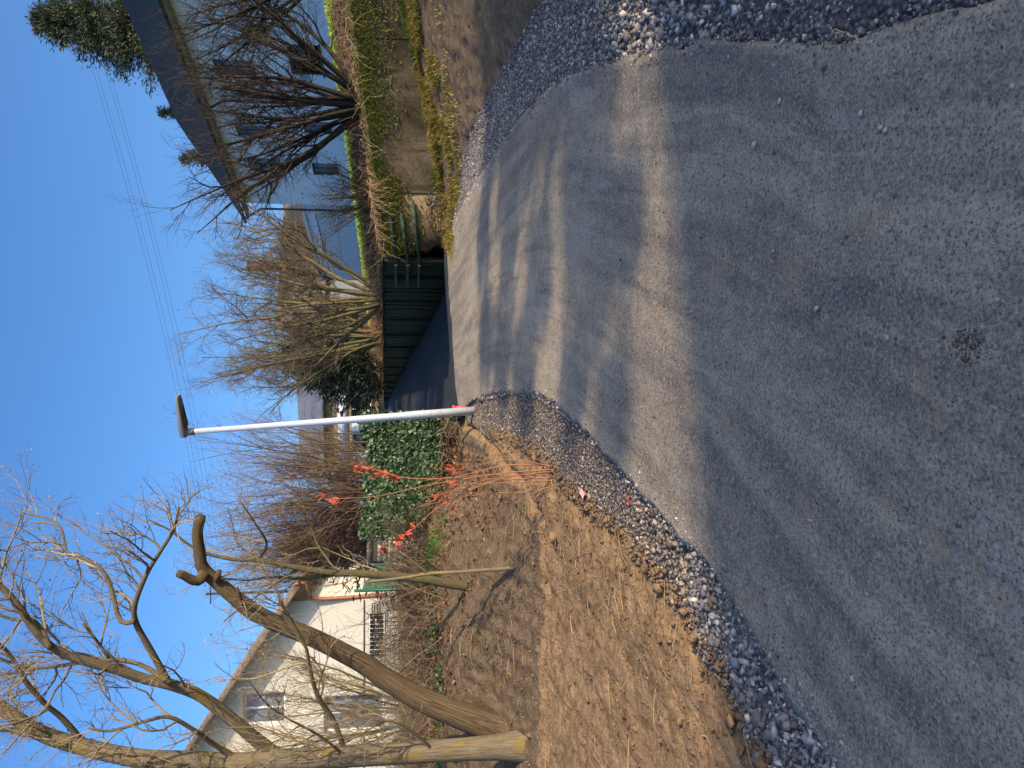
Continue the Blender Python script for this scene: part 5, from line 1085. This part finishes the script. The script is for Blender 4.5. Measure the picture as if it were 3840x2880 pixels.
def bank_cover():
    r = np.random.default_rng(95)
    # tufted yellow-green grass along the foot of the concrete wall
    n = 42000; s = r.uniform(-5, 3.8, n); q = np.abs(r.normal(0, .7, n)) + .03; keep = (fbm(s, q, 2.2, 3, 12) + .25 * (q < .25) - q * .13 - .02 * np.maximum(s - 1, 0)) > .345; s, q = s[keep], q[keep]
    x = W0[0] + WD[0] * s - WF.nv[0] * q; y = W0[1] + WD[1] * s - WF.nv[1] * q; C = np.stack([x, y, bank_z(x, y) - .01], -1)
    V, F = blades(C, r.uniform(.05, .15, len(C)) * (1.1 - .25 * np.clip(q, 0, 2)), r, .75, .007); tag(obj('bank_grass', mesh_np('bank_grass', V, F), M['grass_bank']), 'yellow-green tufted grass below the concrete wall', 'grass', kind='stuff')
    n = 2600; s = r.uniform(-3, 4.0, n); q = np.abs(r.normal(0, .07, n)) + .02; x = W0[0] + WD[0] * s - WF.nv[0] * q; y = W0[1] + WD[1] * s - WF.nv[1] * q; k = fbm(s, s * 0, 1.6, 3, 15) > .45
    x, y = x[k], y[k]; V, F = blades(np.stack([x, y, bank_z(x, y)], -1), r.uniform(.1, .22, len(x)), r, .4, .008); tag(obj('wall_foot_grass', mesh_np('wall_foot_grass', V, F), M['grass_green']), 'fresh green grass at the foot of the wall', 'grass', kind='stuff')
    # moss and sparse weeds lower on the bank
    n = 9000; u = r.uniform(0, 1, n); v = r.uniform(.15, 1, n); i = (u * 299).astype(int); j = (v * 119).astype(int); C = B_G[i, j] + r.normal(size=(n, 3)) * [.02, .02, .005]; k = fbm(C[:, 0], C[:, 1], 1.3, 4, 18) > .54
    V, F = leaf_quads(C[k], np.array([[0, 0, 1.0]]) + r.normal(size=(k.sum(), 3)) * .5, r.uniform(.015, .045, k.sum()), r, .6); tag(obj('bank_moss', mesh_np('bank_moss', V, F), M['moss']), 'patchy moss and weeds on the shaded right bank', 'moss', kind='stuff')
    # leaf litter on the left bank top and under the trees
    n = 9000; x = r.uniform(-8, -.9, n); y = r.uniform(7.9, 12, n); k = (fbm(x, y, 1.5, 3, 22) + .25 * (y > 8.6)) > .55; x, y = x[k], y[k]; C = np.stack([x, y, H(x, y) + .03 + r.uniform(0, .05, len(x))], -1)
    V, F = leaf_quads(C, np.array([[0, 0, 1.0]]) + r.normal(size=(len(C), 3)) * .6, r.uniform(.03, .075, len(C)), r, .65); tag(obj('leaf_litter', mesh_np('leaf_litter', V, F), M['leaf_brown']), 'brown fallen leaves under the brambles', 'leaves', kind='stuff')
    n = 1600; x = np.concatenate([r.normal(-2.35, .25, n // 2), r.normal(-5.3, .9, n // 2)]); y = np.concatenate([r.normal(10.2, .25, n // 2), r.normal(8.6, .3, n // 2)]); V, F = blades(np.stack([x, y, H(x, y)], -1), r.uniform(.08, .22, n), r, .5, .007)
    tag(obj('wild_grass', mesh_np('wild_grass', V, F), M['grass_green']), 'green grass tufts on the left bank top', 'grass', kind='stuff')
    # ivy creeping below the brambles
    n = 1500; x = r.uniform(-7, -2.3, n); y = r.uniform(8.3, 9.8, n); k = fbm(x, y, 1.1, 3, 27) > .58; x, y = x[k], y[k]; C = np.stack([x, y, H(x, y) + r.uniform(.03, .16, len(x))], -1)
    V, F = leaf_quads(C, np.array([[0, -.5, 1.0]]) + r.normal(size=(len(C), 3)) * .5, r.uniform(.04, .075, len(C)), r, .9); tag(obj('creeping_ivy', mesh_np('creeping_ivy', V, F), M['leaf_ivy']), 'dark ivy leaves creeping under the brambles', 'ivy', kind='stuff')
bank_cover()

def green_fence():
    r = np.random.default_rng(99)
    for (xa, ya), (xb, yb), h, lab in (((-2.75, 10.4), (-3.05, 13.2), .75, 'sagging green wire fence end beside the slender tree'), ((-3.1, 12.4), (-7.6, 11.9), .55, 'low green wire mesh fence behind the brambles')):
        d = np.array([xb - xa, yb - ya]); L = np.hypot(*d); d /= L; rt = Root('wire_fence', ((xa + xb) / 2, (ya + yb) / 2, gz((xa + xb) / 2, (ya + yb) / 2)), lab, 'fence', 'green wire fences')
        P = lambda a, z: np.array([xa + d[0] * a, ya + d[1] * a, gz(xa + d[0] * a, ya + d[1] * a) + z])
        mb = MB()
        for a in np.arange(0, L, .06): tube(mb, [P(a, .15), P(a, .15 + h)], .0045, 3, False)
        for z in np.arange(0, h + .01, .07): tube(mb, [P(a, .15 + z) for a in np.linspace(0, L, 12)], .0045, 3, False)
        V, F = mb.data(); rt.part('mesh', V, F, M['fence_green'], kind='stuff')
        for a in np.linspace(.02, L - .02, max(2, int(L / 1.8) + 1)): mb = MB(); tube(mb, [P(a, -.2), P(a, h + .25)], .02, 8); V, F = mb.data(); rt.part('post', V, F, M['fence_green'])
green_fence()

# ------------------------------------------------------------------ sapling with dry orange leaves at the lane edge
def sapling():
    r = np.random.default_rng(101); b = hit(2078, 1775); Y = b[1]; rt = Root('hydrangea_bush', b, 'thin red-stemmed bush with clusters of dry orange leaves at the gravel edge', 'bush')
    stems = [([(2070, 1748), (1900, 1745), (1700, 1790), (1560, 1795), (1480, 1785), (1330, 1770)], .0055), ([(2075, 1760), (1880, 1775), (1720, 1800), (1600, 1820), (1420, 1860), (1230, 1872)], .0045),
             ([(2080, 1790), (1900, 1800), (1780, 1830), (1640, 1905), (1560, 1975), (1490, 2025)], .005), ([(2072, 1755), (1960, 1728), (1880, 1726), (1780, 1748), (1690, 1765)], .004),
             ([(2085, 1800), (1900, 1810), (1760, 1815), (1690, 1818)], .0045), ([(2088, 1818), (1980, 1845), (1840, 1850), (1700, 1870), (1560, 1905)], .004), ([(2070, 1770), (1900, 1790), (1700, 1850), (1540, 1910)], .004),
             ([(2090, 1825), (2000, 1850), (1930, 1890)], .003), ([(2080, 1785), (1850, 1780), (1720, 1790), (1600, 1800)], .004), ([(2075, 1765), (1820, 1800), (1700, 1840), (1580, 1870)], .0035)]
    S = []
    for ln, r0 in stems:
        P = px(ln, [Y, Y + r.uniform(-.25, .25)]); P[0, 2] = H(P[0, 0], P[0, 1]) - .03; P = spline(P, 16); S.append((P, np.linspace(r0 * 1.25, r0 * .5, 16))); mb = MB(); tube(mb, P, S[-1][1], 6); V, F = mb.data(); rt.part('stem', V, F, M['twig_red'])
    mb = MB()
    for q in grow(S, [TW(2, .22, 30, .0025, up=.3, seg=3)], r, .4): tube_batch(mb, *q)
    V, F = mb.data(); rt.part('side_twigs', V, F, M['twig_red'], kind='stuff')
    # leaves: each one a mesh of its own, sharing four shapes
    lm = []
    for k in range(4):
        u = np.linspace(-1, 1, 5); W = np.array([.02, .42, .5, .36, .02]) * .5; V = []
        for a, w in zip(u, W): 
            cz = .16 * a * a * (1 if k % 2 else -1) + .05 * math.sin(k + 3 * a); V += [(a * .5, -w, cz + .12 * w * 4), (a * .5, 0, cz), (a * .5, w * r.uniform(.7, 1.1), cz + .15 * w * 4)]
        F = np.array([[3 * i + j, 3 * i + 3 + j, 3 * i + 4 + j, 3 * i + 1 + j] for i in range(4) for j in range(2)]); m_ = mesh_np('leaf', V, F); m_.materials.append(M['leaf_red'] if k == 3 else M['leaf_orange']); lm.append(m_)
    cl = [((1331, 1494), (1748, 1806), 44, 0), ((1675, 1720), (1752, 1784), 10, 0), ((1684, 1720), (1806, 1829), 9, 0), ((1625, 1711), (1851, 1910), 16, 0), ((1489, 1552), (1987, 2037), 16, 3), ((1183, 1273), (1857, 1888), 13, 0), ((1700, 1745), (1745, 1770), 4, 0)]
    for (v0, v1), (y0, y1), n, kk in cl:
        for k in range(n):
            f = r.uniform(0, 1); v = v0 + (v1 - v0) * f; yc = y0 + (y1 - y0) * (f if kk == 0 else 1 - f) * .8 + r.normal(0, 8); p = dep(v, yc, Y + r.normal(0, .05)) - b
            o = bpy.data.objects.new('leaf', lm[3 if kk == 3 else r.integers(0, 3)]); COL.objects.link(o); o.parent = rt.o; o.location = p; q = r.uniform(.045, .075); o.scale = (q, q * .8, q); o.rotation_euler = (r.uniform(-1, 1), r.uniform(.6, 2.2), r.uniform(0, 6.28))
sapling()

# ------------------------------------------------------------------ gravel and loose bits
def gravel():
    r = np.random.default_rng(111)
    def on_grid(G, n, bias_u=1.0, lo=0., hi=1.):
        u = r.uniform(0, 1, n) ** bias_u * (G.shape[0] - 1.001); v = r.uniform(lo, hi, n) * (G.shape[1] - 1.001); i, j = u.astype(int), v.astype(int); a, b = (u - i)[:, None], (v - j)[:, None]
        return G[i, j] * (1 - a) * (1 - b) + G[i + 1, j] * a * (1 - b) + G[i, j + 1] * (1 - a) * b + G[i + 1, j + 1] * a * b
    def pile(name, label, C, size, mat, sink=.2):
        V, F = stones(C, size, r, sink); o = obj(name, mesh_np(name, V, F), mat); o['kind'] = 'stuff'; o['label'] = label; o['category'] = 'gravel'; return o
    C = on_grid(GL_G, 28000); C = C[(C[:, 1] > 1.5)]; big = (C[:, 1] < 4.3)
    s = np.where(big, np.exp(r.normal(-4.1, .48, len(C))), np.exp(r.normal(-4.55, .40, len(C)))); k = r.random(len(C)) < np.where(big, .62, .9)
    lit = C[:, 1] > 3.6  # sunlit stretch gets warm stones, shaded stretch grey ones: light put into colour
    pile('shoulder_gravel', 'dark slate gravel along the left lane edge', C[k & ~lit], np.clip(s, .008, .06)[k & ~lit], M['stone'])
    pile('dusty_lit_gravel', 'dusty gravel between lane and earth, sunlight put into its warm tone', C[k & lit], np.clip(s, .008, .045)[k & lit], M['dusty'])
    C = on_grid(GR_G, 38000); C = C[(C[:, 1] > 1.3) & (C[:, 0] < .52 * C[:, 1] + 1.0)]; nearw = sstep((7 - C[:, 1]) / 4.0); s = np.exp(r.normal(-4.45, .42, len(C)) + 1.0 * nearw * sstep((C[:, 0] - 1.25) / .6)); k = r.random(len(C)) < (1 - .4 * nearw)
    pile('verge_gravel', 'dark slate gravel widening along the right lane edge', C[k], np.clip(s, .008, .10)[k], M['stone'])
    # stones strayed over both lane edges
    for ln_, k in ((RL, -1), (RR, 1)):
        e = resample(ln_[1:11], 3200); off = np.abs(r.normal(0, .075, len(e))) * -k + k * .03; C = np.stack([e[:, 0] + off, e[:, 1] + r.normal(0, .03, len(e)), 0 * off], -1); C[:, 2] = lane(C[:, 0], C[:, 1]) + .04; C = C[C[:, 1] > 1.2]
        pile('edge_grit', 'loose grit strayed over the %s lane edge' % ('left' if k < 0 else 'right'), C, np.clip(np.exp(r.normal(-4.75, .45, len(C))), .004, .03), M['stone'], .1)
    # grit and single pebbles on the lane
    C = on_grid(G, 20000); C = C[(C[:, 1] > 1.4) & (C[:, 1] < 13)]; s = np.exp(r.normal(-5.1, .38, len(C))); pile('lane_grit', 'fine loose grit on the lane surface', C, np.clip(s, .003, .014), M['dusty'], .1)
    # clods and crumbs on the bare earth
    C = on_grid(E_G, 19000, 1, 0, .8); C = C[(C[:, 1] > 1.6) & (C[:, 1] < 9.5)]; s = np.exp(r.normal(-4.55, .5, len(C))); pile('earth_crumbs', 'crumbs and clods of brown earth', C, np.clip(s, .006, .06), M['clod'], .12)
    # edge of the earth spilling over the gravel
    e = resample(GLL[1:14], 2000); C = np.stack([e[:, 0] + r.normal(0, .035, len(e)), e[:, 1] + r.normal(0, .04, len(e)), 0 * e[:, 0]], -1); C[:, 2] = H(C[:, 0], C[:, 1]) + .02; pile('spilled_clods', 'earth clods spilling onto the gravel', C, np.exp(r.normal(-4.15, .45, len(C))), M['clod'], .15)
    n = 700; C = on_grid(E_G, n, 1, 0, .7); C = C[(C[:, 1] > 1.8) & (C[:, 1] < 8.5)]; n = len(C); a = r.uniform(0, 6.28, n); ln = r.uniform(.03, .13, n)[:, None]; d = np.stack([np.cos(a), np.sin(a), r.normal(0, .12, n)], -1) * ln
    mb = MB(); tube_batch(mb, np.stack([C - d + [0, 0, .015], C + r.normal(size=(n, 3)) * [.012, .012, .004] + [0, 0, .02], C + d + [0, 0, .015]], 1), np.full((n, 3), .0022), 3); V, F = mb.data(); o = obj('straw_bits', mesh_np('straw_bits', V, F), M['twig_straw']); tag(o, 'straw, rootlets and thin twigs strewn on the bare earth', 'straw', kind='stuff')
gravel()

def bits():
    r = np.random.default_rng(121); FZ = lambda v, y: hit(v, y)
    peb = flat('white_pebble', (.42, .38, .31), .7, .3, .15, 40); rockm = [mesh_np('pebble', ROCKS[k][0], ROCKS[k][1]) for k in range(3)]
    for m_ in rockm: m_.materials.append(peb)
    places = [((2975, 382), .028, 'white pebble near the top right gravel, beside a wet patch'), ((3362, 484), .026, 'right one of the two white pebbles lying together'), ((3383, 492), .026, 'left one of the two white pebbles lying together'), ((3290, 428), .026, 'tan pebble lying right of the white pair'),
              ((3258, 2544), .026, 'single white pebble on the shaded lane at lower left'), ((2946, 943), .018, 'small white pebble in the middle of the lane'), ((2878, 546), .034, 'pale rounded pebble near the right lane edge'), ((3118, 1160), .030, 'angular pale chip standing in mid lane'),
              ((3808, 1125), .018, 'white pebble at the very bottom of the picture'), ((3390, 1268), .022, 'pale pebble beside the small earth lump'), ((2790, 1455), .016, 'small white chip left of the lane centre')]
    for k, ((v, y), s, lab) in enumerate(places):
        p = FZ(v, y); o = obj('pebble', rockm[k % 3]); o.location = (p[0], p[1], p[2] + .045 + s * .25); s *= .75; o.scale = (s, s, s * .8); o.rotation_euler = (0, 0, r.uniform(0, 6)); tag(o, lab, 'pebble', 'pale pebbles on the lane')
    big = [((2777, 2698), .055, (.42, .22, .10), 'orange-brown stone at the earth edge, lower left'), ((2100, 2010), .12, (.22, .14, .075), 'large clod of earth casting a shadow on the bare earth'), ((2790, 2480), (.05), (.20, .20, .20), 'largest grey stone in the left gravel'), ((2232, 1868), .05, (.34, .22, .12), 'brown clod beside the pink plastic scrap')]
    for k, ((v, y), s, c, lab) in enumerate(big):
        p = FZ(v, y); V0, T0 = ROCKS[3 + k]; me = mesh_np('stone', V0 * (1 + .15 * r.normal(size=V0.shape)), T0); o = obj('stone', me, flat('stone_%d' % k, c, .9, .2, .25, 30)); o.location = (p[0], p[1], p[2] + .03 + s * .22); o.scale = (s * 1.2, s, s); o.rotation_euler = (.1, 0, r.uniform(0, 6)); tag(o, lab, 'stone')
    # heaps of mud on the lane
    for (v, y), s, lab in (((3700, 1290), .055, 'flat smear of muddy crumbs at the bottom of the lane'),):
        p = FZ(v, y); n = 110; C = np.stack([p[0] + r.normal(0, s * .55, n), p[1] + r.normal(0, s * .55, n), 0 * r.normal(size=n)], -1); C[:, 2] = lane(C[:, 0], C[:, 1]) + .045 + np.abs(r.normal(0, s * .04, n)); V, F = stones(C, np.exp(r.normal(-5.4, .5, n)), r, .1)
        rt = Root('mud_lump', p, lab, 'mud'); rt.part('crumbs', V, F, M['bank'], kind='stuff')
    # plastic scraps, leaves, sticks
    def scrap(name, v, y, sz, mat, lab, cat):
        p = FZ(v, y); u = np.linspace(-.5, .5, 7); X, Y = np.meshgrid(u, u, indexing='ij'); Z = .25 * fbm(X, Y, 4, 3, 77) + .12 * np.sin(X * 7); V = np.stack([X * sz * 1.7, Y * sz * .7, Z * sz], -1).reshape(-1, 3); i = np.arange(6)[:, None] * 7; j = np.arange(6)[None]
        o = obj(name, mesh_np(name, V, np.stack([i + j, i + 7 + j, i + 8 + j, i + j + 1], -1).reshape(-1, 4)), mat, None, True); o.location = (p[0], p[1], p[2] + .03); o.rotation_euler = (.2, .1, r.uniform(0, 3)); tag(o, lab, cat)
    scrap('plastic_scrap', 2203, 1850, .07, M['pink_plastic'], 'crumpled pink and white plastic scrap at the gravel edge', 'litter'); scrap('plastic_scrap', 2378, 1878, .03, M['red_plastic'], 'small red plastic scrap on the left gravel', 'litter')
    for (v, y), lab in (((2136, 1603), 'single orange leaf on the gravel near the lamp'), ((2026, 2148), 'orange leaf on the earth below the forked pole'), ((2705, 2180), 'brown leaf at the left lane edge'), ((2690, 2255), 'second brown leaf on the gravel, nearer the bare earth')): scrap('fallen_leaf', v, y, .034, M['leaf_brown'] if v > 2500 else M['leaf_orange'], lab, 'leaf')
    def stick(name, pts, r0, mat, lab):
        P = np.array([FZ(v, y) + [0, 0, .035] for v, y in pts]); P = spline(P, 12); mb = MB(); tube(mb, P, np.linspace(r0, r0 * .6, 12), 6); rt = Root(name, P[0], lab, 'stick'); V, F = mb.data(); rt.part('wood', V, F, M[mat], True)
        mb = MB(); q = P[6]; tube(mb, [q, q + np.array([.04, .05, .02])], [r0 * .6, r0 * .3], 5); V, F = mb.data(); rt.part('side_twig', V, F, M[mat])
    stick('stick', [(2168, 2575), (2150, 2650), (2134, 2745)], .014, 'bark_dark', 'dark straight stick lying on the bare earth'); stick('stick', [(1800, 2340), (1860, 2420), (1890, 2450), (1960, 2458)], .014, 'bark_olive', 'crooked greenish branch lying down the bank'); stick('stick', [(1870, 2330), (1890, 2420), (1900, 2500)], .012, 'bark_tree', 'thin pale stick lying below the crooked branch'); stick('stick', [(1920, 2520), (1970, 2555)], .013, 'bark_tree', 'short thick stick on the bank below the dead trunk')
    stick('root', [(3175, 128), (3215, 128), (3235, 140), (3262, 138)], .006, 'twig_straw', 'pale bent root on the lane by the right gravel')
    stick('stick', [(2450, 2330), (2480, 2410), (2530, 2470)], .005, 'twig_straw', 'thin straw-coloured twig across the bare earth')
    # straw heap at the end of the concrete wall
    s0, z0 = WF.hit(1640, 815); n = 900; a = r.normal(s0, .22, n); q = np.abs(r.normal(0, .16, n)); x = W0[0] + WD[0] * a - WF.nv[0] * q; y = W0[1] + WD[1] * a - WF.nv[1] * q; hh = .34 * np.exp(-((a - s0) / .3) ** 2) * np.exp(-q / .22); C = np.stack([x, y, H(x, y) + hh * r.uniform(.3, 1, n)], -1)
    d = r.normal(size=(n, 3)) * np.array([1, 1, .25]); d /= np.linalg.norm(d, axis=1, keepdims=True); P = np.stack([C - d * .09, C + r.normal(size=(n, 3)) * .015, C + d * .09], 1); mb = MB(); tube_batch(mb, P, np.full((n, 3), .0032), 3); rt = Root('straw_heap', (C[0, 0], C[0, 1], H(C[0, 0], C[0, 1])), 'heap of straw and grit against the broken wall end', 'straw'); V, F = mb.data(); rt.part('straw', V, F, M['twig_straw'], kind='stuff')
    n = 900; a = r.normal(s0 - .25, .2, n); q = np.abs(r.normal(0, .15, n)); x = W0[0] + WD[0] * a - WF.nv[0] * q; y = W0[1] + WD[1] * a - WF.nv[1] * q; C = np.stack([x, y, H(x, y) + .3 * np.exp(-((a - s0 + .25) / .28) ** 2) * np.exp(-q / .2) * r.uniform(.2, 1, n)], -1); V, F = stones(C, np.exp(r.normal(-4.0, .3, n)), r, .1); rt.part('grit', V, F, M['dusty'], kind='stuff')
bits()

# ------------------------------------------------------------------ overhead wires, carried by poles beyond the houses
def wires():
    ends = [((330, 255), (740, 1905)), ((345, 255), (757, 1905)), ((377, 250), (775, 1905)), ((390, 250), (793, 1905))]; labs = ('topmost', 'second', 'third', 'lowest')
    for k, ((v0, y0), (v1, y1)) in enumerate(ends):
        A = dep(v0, y0, 62); B = dep(v1, y1, 75); d = B - A; A2 = A - d * .35; B2 = B + d * .25; u = np.linspace(0, 1, 40); P = A2[None] * (1 - u[:, None]) + B2[None] * u[:, None]; P[:, 2] -= 1.6 * (1 - (2 * u - 1) ** 2) - .8
        mb = MB(); tube(mb, P, .011, 4); V, F = mb.data(); rt = Root('overhead_wire', P[0], labs[k] + ' of four overhead wires crossing the sky', 'wire', 'overhead wires'); rt.part('cable', V, F, M['cable'])
        if k == 0: e0, e1 = P[0], P[-1]
    for e, lab in ((e0, 'wooden power pole out of sight behind the spruce'), (e1, 'wooden power pole far behind the copper shrub')):
        rt = Root('power_pole', (e[0], e[1], 3.5), lab, 'pole'); mb = MB(); tube(mb, [(e[0], e[1], 3), (e[0], e[1], e[2] + .4)], [.16, .11], 8); V, F = mb.data(); rt.part('pole', V, F, M['bark_dark'])
        mb = MB(); tube(mb, [(e[0] - 1, e[1], e[2] - .05), (e[0] + 1, e[1], e[2] - .05)], .05, 6); V, F = mb.data(); rt.part('crossarm', V, F, M['bark_dark'])
wires()
